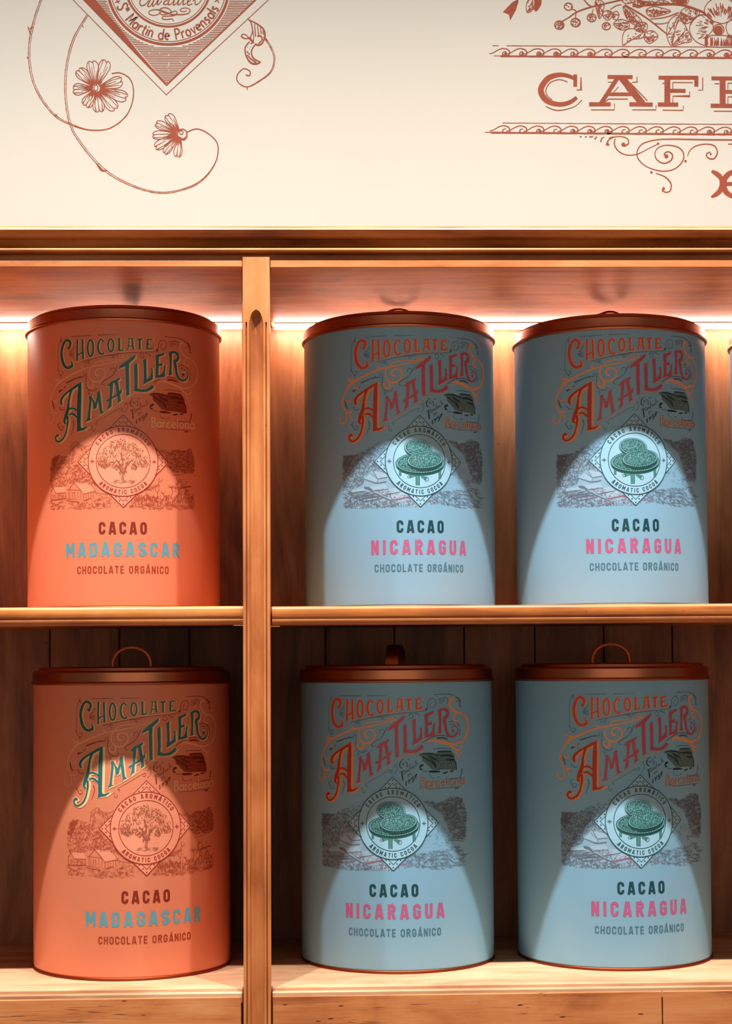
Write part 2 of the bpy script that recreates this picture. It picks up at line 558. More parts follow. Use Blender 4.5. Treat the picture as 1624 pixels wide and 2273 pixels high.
def cap(ch, t):
    h = t / 2; lo, hi = h, 1 - h
    if ch == ' ': return 0.26, []
    if ch == 'I': return t, [[(h, 0), (h, 1)]]
    w = 0.54; r = (w - t) / 2; c = w / 2
    if ch in 'OÓ':
        p = arc(c, hi - r, r, r, 0, 180) + arc(c, lo + r, r, r, 180, 360); p.append(p[0]); return w, [p]
    if ch == 'C': return w, [[(w - h, 0.64)] + arc(c, hi - r, r, r, 0, 180) + arc(c, lo + r, r, r, 180, 360) + [(w - h, 0.36)]]
    if ch == 'G': return w, [[(w - h, 0.68)] + arc(c, hi - r, r, r, 0, 180) + arc(c, lo + r, r, r, 180, 360) + [(w - h, 0.47), (w * 0.5, 0.47)]]
    if ch == 'U': return w, [[(h, 1)] + arc(c, lo + r, r, r, 180, 360) + [(w - h, 1)]]
    if ch == 'D':
        p = [(h, 0), (h, hi)] + arc(w - h - 0.17, hi - 0.17, 0.17, 0.17, 90, 0, 6) + arc(w - h - 0.17, lo + 0.17, 0.17, 0.17, 0, -90, 6) + [(0, lo)]
        return w, [p]
    if ch in 'AÁ':
        w = 0.60; o = [[(h * 0.9, 0), (w / 2 - h * 0.45, 1)], [(w - h * 0.9, 0), (w / 2 + h * 0.45, 1)], [(w * 0.22, 0.24), (w * 0.78, 0.24)]]
        if ch == 'Á': o.append([(w * 0.47, 1.08), (w * 0.62, 1.26)])
        return w, o
    if ch == 'M': w = 0.70; return w, [[(h, 0), (h, 1)], [(w - h, 0), (w - h, 1)], [(h * 1.1, 0.98), (w / 2, 0.30)], [(w - h * 1.1, 0.98), (w / 2, 0.30)]]
    if ch == 'N': return w, [[(h, 0), (h, 1)], [(w - h, 0), (w - h, 1)], [(h * 1.1, 0.97), (w - h * 1.1, 0.03)]]
    if ch == 'H': return w, [[(h, 0), (h, 1)], [(w - h, 0), (w - h, 1)], [(h, 0.5), (w - h, 0.5)]]
    if ch == 'L': w = 0.46; return w, [[(h, 1), (h, 0)], [(0, h), (w, h)]]
    if ch == 'T': w = 0.52; return w, [[(w / 2, 0), (w / 2, 1)], [(0, hi), (w, hi)]]
    if ch == 'E': w = 0.47; return w, [[(h, 0), (h, 1)], [(0, hi), (w, hi)], [(0, lo), (w, lo)], [(0, 0.51), (w * 0.9, 0.51)]]
    if ch == 'R':
        rb = 0.235 - h / 2
        return w, [[(h, 0), (h, 1)], [(0, hi), (w - h - 0.16, hi)] + arc(w - h - 0.16, hi - rb, 0.16, rb, 90, -90, 8) + [(h, hi - 2 * rb)],
                   [(w * 0.48, hi - 2 * rb), (w - h * 0.8, 0)]]
    if ch == 'S':
        q = (1 - t) / 4
        return w, [[(w - h, 0.70)] + arc(c, hi - q, r, q, 10, 180, 7) + arc(c, hi - q, r, q, 180, 250, 4) + arc(c, lo + q, r, q, 70, 0, 4) +
                   arc(c, lo + q, r, q, 0, -170, 7) + [(h, 0.30)]]
    return w, []


def text_flat(art, s, u0, u1, v0, hgt, t):
    """fit the words between u0 and u1 on the line v0"""
    g = [cap(ch, t) for ch in s]
    nat = sum(w for w, _ in g) * hgt
    trk = (u1 - u0 - nat) / (len(s) - 1)
    x = u0
    for w, ls in g:
        for p in ls:
            art.line([(x + a * hgt, v0 + b * hgt, t * hgt) for a, b in p], smooth=False)
        x += w * hgt + trk


def text_arc(art, s, cx, cy, r0, hgt, t, a0, a1, glyph=cap, inward=False, wscale=1.0):
    """words along a circle; a0, a1 in degrees; inward: letter tops point to the centre"""
    g = [glyph(ch, t) for ch in s]
    tot = sum(w for w, _ in g) * hgt * wscale
    rm = r0 + hgt * 0.4 if not inward else r0 - hgt * 0.4
    span = math.radians(abs(a1 - a0)) * rm
    trk = (span - tot) / (len(s) - 1)
    d = 0.0
    sg = 1 if a1 > a0 else -1
    for w, ls in g:
        am = math.radians(a0) + sg * (d + w * hgt * wscale / 2) / rm
        ca, sa = math.cos(am), math.sin(am)
        for p in ls:
            q = []
            for x, y in p:
                lx = (x - w / 2) * hgt * wscale; ly = y * hgt
                rr = r0 - ly if inward else r0 + ly
                # tangent in reading direction
                tx, ty = -sa * sg, ca * sg
                q.append((cx + ca * rr + tx * lx, cy + sa * rr + ty * lx, t * hgt))
            art.line(q, smooth=False)
        d += w * hgt * wscale + trk


def low(ch, t):
    """thin old-style lower case and the capitals the wall emblem needs, x-height 0.6"""
    X = 0.60; r = 0.20; e = lambda cx, cy, rx, ry, a, b_: arc(cx, cy, rx, ry, a, b_, 9)
    if ch == ' ': return 0.30, []
    if ch == 'a': return 0.46, [e(0.22, 0.29, 0.2, 0.29, 30, 330), [(0.42, 0.6), (0.42, 0.06), (0.47, 0.0)]]
    if ch == 'c': return 0.42, [e(0.22, 0.29, 0.2, 0.29, 40, 320)]
    if ch == 'd': return 0.46, [e(0.22, 0.29, 0.2, 0.29, 30, 330), [(0.42, 1.0), (0.42, 0.0)]]
    if ch == 'e': return 0.44, [[(0.03, 0.31), (0.40, 0.36)] + e(0.22, 0.32, 0.19, 0.28, 10, 310)]
    if ch == 'i': return 0.10, [[(0.05, 0.6), (0.05, 0)], [(0.05, 0.76), (0.05, 0.86)]]
    if ch == 'l': return 0.12, [[(0.06, 1.0), (0.06, 0.0)]]
    if ch == 'n': return 0.42, [[(0.05, 0.6), (0.05, 0)], [(0.05, 0.42)] + e(0.21, 0.42, 0.16, 0.17, 150, 0) + [(0.37, 0)]]
    if ch == 'o': return 0.46, [e(0.23, 0.3, 0.2, 0.3, 0, 360)]
    if ch == 'r': return 0.30, [[(0.05, 0.6), (0.05, 0)], [(0.05, 0.40), (0.13, 0.56), (0.22, 0.60), (0.30, 0.55)]]
    if ch == 's': return 0.36, [[(0.31, 0.50), (0.22, 0.59), (0.10, 0.56), (0.07, 0.44), (0.17, 0.33), (0.28, 0.24), (0.29, 0.10), (0.18, 0.0), (0.04, 0.07)]]
    if ch == 't': return 0.30, [[(0.14, 0.86), (0.14, 0.08), (0.22, 0.0), (0.29, 0.04)], [(0.0, 0.58), (0.28, 0.60)]]
    if ch == 'v': return 0.40, [[(0.02, 0.6), (0.2, 0.0), (0.38, 0.6)]]
    if ch == 'S': return 0.50, [[(0.44, 0.84), (0.32, 0.98), (0.14, 0.96), (0.06, 0.78), (0.16, 0.60), (0.34, 0.45), (0.44, 0.26), (0.34, 0.05), (0.16, 0.0), (0.03, 0.14)]]
    if ch == 'M': return 0.66, [[(0.05, 0), (0.12, 1.0), (0.33, 0.25), (0.54, 1.0), (0.61, 0.0)]]
    if ch == 'P': return 0.48, [[(0.06, 1.0), (0.06, 0.0)], [(0.06, 0.96)] + e(0.22, 0.72, 0.22, 0.25, 85, -90) + [(0.06, 0.46)]]
    if ch == 'B': return 0.48, [[(0.08, 1.0), (0.06, 0.0)], [(0.0, 0.98), (0.2, 0.98)] + e(0.2, 0.76, 0.18, 0.22, 80, -80) + [(0.12, 0.53)],
                                [(0.2, 0.53)] + e(0.2, 0.27, 0.24, 0.27, 80, -90) + [(0.0, 0.0)]]
    if ch == '^': return 0.24, [[(0.02, 0.95), (0.02, 0.62)], [(0.02, 0.82), (0.10, 0.94), (0.19, 0.88), (0.19, 0.62)]]   # raised n
    return 0.3, []


# ------------------------------------------------------------------ the tins: measures
R = 0.149; TH = 0.428
TINS = dict(Mu=(-0.299, 2.613), N1u=(0.1325, 2.618), N2u=(0.4655, 2.612), N3u=(0.8129, 2.615),
            Ml=(-0.2840, 2.578), N1l=(0.1233, 2.605), N2l=(0.4605, 2.603))


def hit(tin, x, y):
    """a pixel's place on a tin's wall: angle from the room-facing line, height above its base"""
    X, D = TINS[tin]
    d = ray(x, y)
    a = d.x ** 2 + 1; b = -2 * (d.x * X + D); c = X * X + D * D - R * R
    q = max(b * b - 4 * a * c, 0.0)
    s = (-b - math.sqrt(q)) / (2 * a)
    px, py, pz = d.x * s, s, d.z * s
    base = 0.0803 if tin.endswith('u') else -0.4565
    return math.atan2(px - X, D - py), pz - base


MEDAL = dict(Mu=(273.3, 1024.7), N1u=(932, 1034), N2u=(1409, 1030), Ml=(325, 1835), N1l=(872, 1838), N2l=(1421.5, 1832))
ROT = {k: hit(k, *v)[0] - 0.0 for k, v in MEDAL.items()}
PH0 = ROT['Mu']
VC = hit('Mu', *MEDAL['Mu'])[1]              # height of the medallion's middle
# small per-frame scale so that traces from either tin agree in height
HC = {'Mu': hit('Mu', *MEDAL['Mu'])[1], 'N2u': hit('N2u', *MEDAL['N2u'])[1]}


def uv(tin, x, y):
    a, h = hit(tin, x, y)
    return (a - ROT[tin]) * R, h + (VC - HC[tin])


CROPS = {'a': ('Mu', 100, 740, 8.12), 'b': ('Mu', 260, 740, 8.12), 'c': ('Mu', 100, 840, 8.12), 'd': ('Mu', 260, 840, 8.12),
         'e': ('Mu', 100, 960, 8.12), 'f': ('Mu', 260, 960, 8.12), 'p': ('N2u', 1220, 970, 8.12), 'q': ('N2u', 1380, 970, 8.12)}


def tr(frame, s, w=None):
    """a traced line 'x,y[,w] x,y[,w] ...' in a frame, to (u, v, w)"""
    tin, ox, oy, k = CROPS[frame]
    out = []; lw = w
    for tok in s.split():
        q = [float(z) for z in tok.split(',')]
        u, v = uv(tin, ox + q[0] / k, oy + q[1] / k)
        if len(q) > 2: lw = q[2]
        out.append((u, v, (lw or 8) / k * PXM))
    return out


class Wrap:
    def __init__(s, off): s.off = off

    def __call__(s, u, v, z=0.0):
        a = u / R; r = R + s.off + z
        return (r * math.sin(a), -r * math.cos(a), v)

    def out(s, p): return (p.x, p.y, 0)


# ------------------------------------------------------------------ tin artwork
TITLE_FILL = [  # big A stem, M, A, T, L, L, E, R (upright strokes)
    ('c', '650,65 600,110 600,180 585,300 578,560 575,700 580,900 570,970 640,955 700,940 750,900 778,862 740,880 690,905 650,905 642,860 648,600 655,300 655,100'),
    ('c', '785,335 845,315 835,470 815,640 812,740 840,750 735,795 765,720 785,560 797,400'),
    ('c', '830,320 905,450 960,240 995,220 940,480 925,545 870,570 865,480'),
    ('c', '930,270 990,222 1000,330 1015,450 1030,590 1065,620 970,668 990,640 970,500 950,380'),
    ('c', '1165,110 1230,80 1215,250 1205,330 1195,480 1200,510 1115,580 1145,480 1160,330 1165,200'),
    ('c', '1250,70 1310,40 1330,180 1350,310 1370,410 1300,460 1310,380 1285,250'),
    ('c', '1110,150 1150,110 1180,70 1290,20 1340,-10 1350,20 1310,60 1200,110 1165,150'),
    ('c', '1090,420 1110,395 1180,360 1280,290 1350,230 1385,190 1380,270 1340,310 1200,380 1140,430'),
    ('b', '145,580 215,540 210,700 215,900 215,1090 225,1110 160,1140 150,900'),
    ('b', '15,660 40,600 110,540 200,480 330,385 325,450 250,520 215,550 150,600 60,640'),
    ('b', '300,580 360,545 365,700 365,1000 430,1020 510,1015 590,970 625,930 668,975 620,1020 540,1060 430,1068 300,1050 310,900'),
    ('b', '460,490 525,465 525,600 530,840 590,790 605,740 615,680 595,640 635,630 640,740 640,835 470,930 480,800 475,600'),
    ('b', '685,400 750,380 745,600 740,760 745,800 685,825 695,600'),
    ('b', '690,395 780,375 850,355 845,400 760,430 740,440'),
    ('b', '735,562 795,548 808,520 813,612 795,592 740,602'),
    ('b', '735,770 795,746 822,704 838,650 836,604 874,572 864,640 858,700 864,790 742,812'),
    ('b', '920,350 985,335 980,500 975,700 985,760 920,770 940,600 935,450')]
TITLE_LINE = [
    ('c', '600,120,50 520,180,45 430,240,35 350,310,40 300,380,50 290,440,52 310,485,30'),
    ('c', '490,190,46 455,290,40 430,420,40 415,560,60 385,660,70 360,740,60 352,800,46 385,830,18'),
    ('c', '410,690,40 412,800,40 398,900,30 375,1000,32 330,1090,35 260,1150,32 205,1130,36 195,1070,40 228,1032,46 250,1052,30'),
    ('c', '430,572,18 480,547,32 540,560,34 585,595,28'),
    ('c', '430,667,20 490,647,36 540,672,38 580,715,30'),
    ('b', '950,358,40 1030,348,48 1082,385,55 1095,440,55 1075,490,58 1015,512,46'),
    ('b', '1030,520,66 1050,620,55 1065,720,50 1100,810,48 1160,858,40 1220,850,34 1260,800,27 1270,740,21 1240,692,16 1190,680,14 1152,708,14')]
HEAD_LINE = [
    ('a', '425,285,30 455,225,46 455,165,50 400,130,46 350,170,50 310,280,56 300,400,58 320,520,60 360,600,56 420,632,48 480,602,54 505,590,40'),
    ('a', '470,495,8 484,540,30 495,590,44'),
    ('a', '585,118,36 580,300,34 580,500,36'), ('a', '675,118,36 680,300,34 686,470,36'), ('a', '585,405,26 680,345,26'),
    ('a', '1048,148,26 1010,115,28 965,180,34 955,270,37 975,350,37 1020,387,34 1068,362,34'),
    ('a', '1335,95,36 1335,322,36'), ('a', '1320,318,22 1400,310,22 1412,268,12'), ('a', '1308,100,14 1362,98,14'),
    ('b', '218,100,18 205,210,20 190,300,22'), ('b', '268,100,28 280,210,30 292,300,32'), ('b', '205,240,16 285,232,16'), ('b', '188,105,16 302,100,16'),
    ('b', '362,118,26 458,110,26'), ('b', '405,110,36 405,296,36'),
    ('b', '545,120,34 540,290,34'), ('b', '530,126,20 622,115,20 630,145,12'), ('b', '550,206,16 605,200,16'), ('b', '530,288,22 640,280,22 652,250,10')]
HEAD_O = [('a', 820, 275, 52, 148, 32), ('a', 1185, 225, 50, 112, 30)]
SCROLL = [
    ('a', '1490,400,9 1492,450,12 1400,492,14 1250,522,14 1000,580,16 830,615,18 700,650,20 560,710,22 430,780,24 330,840,26 250,900,28 190,980,24 140,1082,20'),
    ('c', '140,270,18 105,370,18 95,470,18 120,560,18 160,620,16 200,632,20 240,600,20'),
    ('c', '140,620,14 160,700,14 150,780,16 110,830,18 60,800,18 58,725,14 80,680,9'),
    ('a', '870,600,16 810,650,16 795,740,18 820,830,20 900,882,24 1000,870,22 1070,800,20 1085,720,18 1040,652,16 970,640,16 910,680,20 910,740,24 940,772,26 975,755,14'),
    ('a', '860,880,20 870,950,22 830,990,26 775,970,24 765,910,20 800,890,12'),
    ('a', '870,600,14 900,545,14 1000,505,14 1200,490,12 1400,480,10'),
    ('a', '650,580,6 700,630,16'), ('a', '620,620,6 720,642,14'), ('a', '165,810,8 205,845,20 270,850,26'), ('a', '180,885,6 260,890,18'), ('a', '160,940,6 220,930,14'),
    ('a', '1320,430,6 1400,450,14 1460,460,8'), ('a', '1390,400,6 1430,440,12'),
    ('a', '1060,640,6 1100,620,12'), ('a', '1100,700,6 1150,660,12'), ('a', '920,950,10 960,990,8'),
    ('c', '130,385,8 165,420,16 205,420,16 235,380,8'), ('c', '290,120,10 300,190,16 330,190,14 345,150,8'), ('c', '195,650,8 215,700,16 235,770,6'),
    ('b', '1215,240,20 1190,190,28 1140,195,30 1120,260,28 1160,350,30 1230,430,26 1320,470,22 1400,550,24 1440,660,30 1442,780,36 1412,880,34 1350,962,26 1280,987,18 1232,960,10'),
    ('b', '1300,455,14 1230,470,18 1195,530,20 1220,590,22 1270,590,18 1280,545,12'),
    ('b', '770,940,12 750,900,18 800,870,26 900,890,34 1020,935,36 1130,980,30 1230,1002,26 1300,965,18'),
    ('b', '1130,1000,24 1200,1070,24 1270,1112,22 1320,1080,18 1330,1000,12'),
    ('d', '1220,310,22 1270,380,20 1282,480,8'), ('d', '1300,350,10 1355,390,8')]
FINE = [
    ('a', '465,72,7 650,56,9 830,44,10'), ('a', '950,40,12 1120,34,8 1320,28,5'),
    ('b', '850,68,9 980,78,10 1100,97,9 1190,130,12 1240,168,10'), ('a', '300,85,14 255,180,7 238,300,6 234,480,6 232,640,7'),
    ('a', '232,640,7 255,735,9 295,765,9 325,720,10 300,690,8 270,705,6'), ('a', '285,120,16 300,180,8'), ('a', '205,660,6 245,690,8'), ('a', '268,750,8 290,795,10'),
    ('a', '525,352,7 440,378,9'), ('a', '525,380,7 430,392,9'), ('a', '525,410,7 440,402,9'), ('a', '528,228,10 500,300,9 450,348,12'), ('a', '520,440,8 445,420,10'),
    ('a', '660,522,9 780,487,10 900,455,9 1100,410,11 1300,380,9 1460,358,8 1640,348,9'), ('b', '0,372,8 300,352,8 560,346,8 715,338,9'),
    ('a', '720,548,8 780,515,10 830,500,6'), ('a', '790,520,8 790,560,10 820,545,6'), ('a', '1200,410,10 1235,455,10 1255,420,6'), ('a', '1090,412,10 1320,402,7'),
    ('b', '705,300,46 735,318,40'),
    ('b', '742,300,9 745,200,9 790,140,9 850,138,9 888,200,10 870,275,10 828,302,9 788,270,8 792,212,7 832,190,6'),
    ('b', '930,170,10 1000,150,10 1080,160,11 1100,210,11 1082,262,9'), ('b', '930,240,7 985,190,9 1050,185,7'), ('b', '960,255,6 1020,210,8 1060,215,6'),
    ('b', '1250,175,26 1300,230,22 1308,300,18 1310,372,10'), ('b', '1250,250,12 1330,245,10'), ('b', '1290,330,10 1345,375,8'),
    ('b', '400,400,9 430,368,9 480,390,9 472,440,9 430,452,8 418,412,7'), ('b', '505,368,12 555,382,10 610,415,8'),
    ('b', '645,905,10 750,842,12 880,803,12 1000,806,12 1110,850,12'), ('b', '1110,602,10 1180,580,11 1262,640,10 1300,700,9 1310,790,12 1290,860,14'),
    ('b', '900,850,26 1000,850,30 1090,890,20'), ('b', '1130,640,8 1190,640,9 1230,670,7'),
    ('c', '905,805,5 1000,745,6 1100,690,6 1300,572,7 1390,540,8 1385,592,8 1335,585,6'), ('c', '1430,500,6 1470,440,8 1480,560,7 1420,620,5'),
    ('a', '1310,580,8 1270,680,10 1200,780,11 1050,870,12 1028,925,11 1080,942,9'), ('a', '1175,690,8 1200,635,10 1255,640,9 1262,700,8 1225,705,7'),
    ('a', '600,790,10 660,800,14 705,775,10 690,730,7'), ('a', '380,905,18 450,870,22 560,820,16 690,790,8'), ('a', '735,720,6 742,770,12 736,860,8'),
    ('c', '738,40,8 745,150,10 790,222,11 880,232,11 932,182,9'), ('c', '770,240,10 795,285,11 765,300,8'),
    ('c', '255,255,26 300,215,20 380,150,12'), ('c', '130,410,16 150,500,24 175,560,14'), ('c', '250,520,10 290,580,10 350,570,8'),
    ('c', '225,835,10 255,890,12 285,945,11 325,920,10 320,870,8 285,880,8'), ('c', '240,850,8 270,790,9'), ('c', '500,770,16 520,850,14 470,1030,7'),
    ('c', '850,860,6 845,930,8 880,965,8 905,930,6 880,915,5'), ('c', '900,830,8 935,820,10 930,860,6'), ('a', '250,1050,22 300,1030,16'),
    ('d', '770,650,7 790,710,8 870,745,7'), ('d', '900,745,8 930,715,9 960,745,7'), ('d', '1340,640,26 1330,720,16 1300,800,12'),
    ('d', '1050,780,9 1200,790,10 1310,800,8 1350,860,7'), ('d', '730,912,6 900,925,8 1200,940,9 1330,950,7'), ('d', '1210,970,20 1280,968,22')]
CASA = [
    ('d', '318,366,6 275,372,8 240,430,14 238,490,15 290,522,7'), ('d', '318,420,6 285,435,7 292,468,7 322,440,6 330,462,5'),
    ('d', '335,398,6 372,440,9 372,492,8 350,498,5'), ('d', '375,385,6 402,360,7 412,385,6'),
    ('d', '232,598,6 290,572,10 335,556,6'), ('d', '272,580,14 280,650,20 288,735,18'),
    ('d', '305,600,7 318,618,7 335,580,6 345,602,7'), ('d', '350,560,6 356,592,7 378,545,6 388,575,6'), ('d', '400,540,6 388,570,7 415,560,6'), ('d', '418,450,7 420,560,7'),
    ('d', '440,500,6 450,540,7 470,500,7 478,525,6'), ('d', '495,485,6 485,510,7 515,495,6'), ('d', '520,390,7 530,490,8'), ('d', '560,425,6 545,460,7 575,450,6'),
    ('d', '375,650,6 395,625,7 380,670,7 400,668,5'), ('d', '415,645,6 425,612,7 445,640,7'),
    ('d', '345,750,12 350,780,15 348,830,17'), ('d', '375,745,10 402,738,13 432,718,12'), ('d', '428,720,10 408,755,14 395,790,14'),
    ('d', '482,680,9 452,690,12 455,725,11 485,710,9 486,680,8'), ('d', '488,700,12 482,750,13 450,775,10'),
    ('d', '498,668,9 518,655,12 545,628,12'), ('d', '538,635,11 520,680,15 512,712,14')]
MILL = '570,300 650,268 740,270 900,302 912,265 1000,272 1150,292 1200,360 1215,450 1245,520 1242,645 1100,612 900,590 800,565 722,475 642,402 632,332'
MILL2 = ['600,285,12 760,290,24 870,320,20 960,340,12', '640,330,20 740,390,34 830,450,40 880,540,22', '750,330,24 830,380,34 925,432,22',
         '915,272,20 1030,282,22 1150,298,16', '960,350,26 1080,360,34 1190,400,28', '1060,430,18 1150,452,40 1210,455,28', '1210,470,16 1235,560,20 1240,640,16',
         '760,610,26 850,615,40 960,632,18', '1000,665,10 1050,662,26 1092,655,14', '1130,652,20 1190,650,26', '590,530,20 620,490,40 660,480,26', '595,545,30 640,560,22',
         '640,590,8 740,600,8', '830,215,6 960,218,8 1150,245,6']
MILLW = ['%d,%d,9 %d,%d,9' % (x, 485 + (x - 900) * 0.06, x + 4, 560 + (x - 900) * 0.06) for x in range(905, 1215, 38)] + \
        ['950,455,6 1200,478,6', '900,420,6 1100,395,6', '830,300,6 1000,330,5', '680,330,5 820,440,5', '720,430,5 800,520,5']
TREE_TOP = [(-52, 2, 9, 11), (-44, -12, 12, 12), (-36, 4, 11, 10), (-30, -26, 14, 13), (-18, -38, 13, 12), (-4, -42, 10, 13), (8, -34, 13, 12), (20, -32, 12, 11), (30, -22, 13, 12),
            (40, -8, 13, 11), (46, 4, 9, 8), (30, 4, 12, 9), (14, -14, 17, 13), (-12, -16, 18, 15), (-22, 6, 10, 8), (2, 2, 13, 8), (24, 12, 6, 7), (-40, 10, 8, 6), (-14, 12, 7, 6)]
BARC = 'Barcelona'


def inside(poly, x, y):
    r = False; j = len(poly) - 1
    for i in range(len(poly)):
        a, b = poly[i], poly[j]
        if (a[1] > y) != (b[1] > y) and x < (b[0] - a[0]) * (y - a[1]) / (b[1] - a[1]) + a[0]: r = not r
        j = i
    return r


def scribble(art, frame, poly, n, rnd, l0=4, l1=11, w0=5, w1=10, ang=None, curl=0.7):
    """engraver's marks strewn over a traced area"""
    P = [tuple(float(z) for z in t.split(',')) for t in poly.split()]
    xs = [p[0] for p in P]; ys = [p[1] for p in P]
    k = 0; tries = 0
    while k < n and tries < n * 12:
        tries += 1
        x, y = rnd.uniform(min(xs), max(xs)), rnd.uniform(min(ys), max(ys))
        if not inside(P, x, y): continue
        a = rnd.uniform(0, math.pi) if ang is None else rnd.gauss(*ang)
        L = rnd.uniform(l0, l1) * 8.12 / 2
        c, s = math.cos(a), math.sin(a)
        b = rnd.uniform(-curl, curl) * L
        w = rnd.uniform(w0, w1)
        art.line(tr(frame, '%f,%f,%f %f,%f,%f %f,%f,%f' % (x - c * L, y - s * L, w * 0.5, x - s * b, y + c * b, w, x + c * L, y + s * L, w * 0.4)))
        k += 1


def flat2(pts): return [(p[0], p[1]) for p in pts]


def make_print(kind, body):
    """all print of one kind of tin; the objects are sub-parts of the body"""
    rnd = random.Random(5 if kind == 'M' else 8)
    K = 1.0 if kind == 'M' else 1.8
    # outlines and shades of the lettering
    sh = Art(); tt = Art(); hd = Art(); ca = Art()
    ox, oy = 4.2 * PXM, -1.2 * PXM
    for fr, s in TITLE_FILL:
        p = flat2(tr(fr, s))
        big = s.startswith('650,65')
        g = 1.1 * PXM if kind == 'M' or big else 0.2 * PXM
        (ca if big else tt).fill(p)
        sh.fill(p, grow=g)
        sh.fill(p, grow=0.5 * PXM, dx=(5.5 if big else 3.0) * PXM, dy=oy) if (kind == 'M' or big) else None
    for i, (fr, s) in enumerate(TITLE_LINE):
        p = tr(fr, s)
        big = i < 5
        (ca if big else tt).line(p)
        if kind == 'M' or big:
            sh.line(p, grow=2.4 * PXM)
            sh.line(p, dx=(4.6 if big else 2.6) * PXM, dy=oy * 1.6, grow=1.6 * PXM)
    p = tr('b', '1185,755,10')[0]; tt.disc(p[0], p[1], 3.6 * PXM, n=14)
    for fr, s in HEAD_LINE:
        p = tr(fr, s)
        hd.line(p); sh.line(p, grow=2.0 * PXM); sh.line(p, dx=2.4 * PXM, grow=0.8 * PXM)
    p = tr('a', '432,272,10')[0]; hd.disc(p[0], p[1], 3.6 * PXM, n=14)
    p = tr('a', '1046,146,10')[0]; hd.disc(p[0], p[1], 2.3 * PXM, n=12)
    for fr, x, y, rx, ry, w in HEAD_O:
        q = tr(fr, '%f,%f,8' % (x, y))[0]; k = PXM / 8.12
        hd.ring(q[0], q[1], rx * k, w * k, ry * k, 48); sh.ring(q[0], q[1], rx * k, (w + 16) * k, ry * k, 48)
        sh.ring(q[0] + 2 * PXM, q[1], rx * k, (w + 6) * k, ry * k, 48)
    sh.line(tr('a', '545,528,9 700,482,9 900,430,8 1100,392,8 1300,352,8 1640,330,9')); sh.line(tr('b', '0,355,9 300,335,9 640,318,9'))
    sh.line(tr('b', '470,950,9 640,860,10 800,792,10 920,775,9 1040,780,9')); sh.line(tr('c', '720,830,9 900,740,9 1200,560,9 1420,400,9 1640,270,9'))
    sh.line(tr('b', '230,1115,9 300,1085,9 430,1095,9 560,1085,9 680,1020,9'))
    sc_ = Art()
    for fr, s in SCROLL:
        sc_.line([(u, v, w * K) for u, v, w in tr(fr, s)])
    fi = Art()
    for fr, s in FINE: fi.line(tr(fr, s))
    # the mill, the founding line, the town
    mi = Art(); mi.fill(flat2(tr('d', MILL)))
    md = Art()
    for s in MILL2: md.line(tr('d', s))
    scribble(md, 'd', '660,300 1190,340 1235,620 900,580 740,470', 130, rnd, 1.5, 5, 3, 6)
    ml = Art()
    for s in MILLW: ml.line(tr('d', s))
    cs = Art()
    for fr, s in CASA: cs.line([(u, v, w * 1.12) for u, v, w in tr(fr, s)])
    bo = Art(); bi = Art()
    x = 612.0; hgt = 175.0
    for j, ch in enumerate(BARC):
        w, ls = low(ch, 0.1)
        sx = 1.02 if ch != 'B' else 1.0; hh = hgt * (0.94 if ch in 'l' else 1.0)
        if ch not in 'Bl': hh = 165.0
        for pl in ls:
            q = [(x + a * hgt * sx, 886 + (x - 612) * 0.045 - b * hh) for a, b in pl]
            st = ' '.join('%f,%f' % z for z in q)
            if kind == 'N': bo.line(tr('d', st, 25), smooth=False)
            bi.line(tr('d', st, 17), smooth=False)
        x += (w * sx + 0.16) * hgt * 0.895
    if kind == 'N': bo.line(tr('d', '590,885,7 720,888,7'))
    # medallion
    g0 = Art(); d0 = Art()
    cu, cv = 0.0, VC
    S = 0.0684; RO, RI = 0.0520, 0.0398
    g0.fill([(cu, cv + S), (cu + S, cv), (cu, cv - S), (cu - S, cv)])
    for q, w in ((S, 0.0009), (S - 0.0088, 0.0008)):
        cn = [(cu, cv + q), (cu + q, cv), (cu, cv - q), (cu - q, cv)]
        d0.line([(cn[k][0] * (1 - j / 24) + cn[(k + 1) % 4][0] * j / 24, cn[k][1] * (1 - j / 24) + cn[(k + 1) % 4][1] * j / 24, w) for k in range(4) for j in range(24)], smooth=False, closed=True)
    nd = 12
    for k in range(4):
        for j in range(nd):
            t = j / nd; q = S - 0.0046
            a0_, a1_ = math.pi / 2 * k, math.pi / 2 * (k + 1)
            pu = q * (math.cos(a0_) * (1 - t) + math.cos(a1_) * t); pv = q * (math.sin(a0_) * (1 - t) + math.sin(a1_) * t)
            if math.hypot(pu, pv) > RO + 0.0008: d0.disc(cu + pu, cv + pv, 0.00105, n=10)
    dk = Art(); dk.disc(cu, cv, RO, n=72)
    rg = Art()
    rg.ring(cu, cv, RO, 0.0012, n=96); rg.ring(cu, cv, RI, 0.0010, n=96)
    text_arc(rg, 'CACAO AROMÁTICO', cu, cv, 0.0432, 0.0064, 0.17, 147, 33)
    text_arc(rg, 'AROMATIC COCOA', cu, cv, 0.0492, 0.0064, 0.17, 223, 317, inward=True)
    for sx in (-1, 1):
        x0 = cu + sx * 0.0459
        rg.line([(x0 - 0.0034, cv, 0.0007), (x0 + 0.0034, cv, 0.0007)]); rg.line([(x0, cv - 0.0034, 0.0007), (x0, cv + 0.0034, 0.0007)])
        for dx_ in (-1, 1):
            for dy_ in (-1, 1): rg.disc(x0 + dx_ * 0.0013, cv + dy_ * 0.0013, 0.0005, n=6)
    im = Art(); im2 = Art(); trays = []
    q = PXM * 1.0
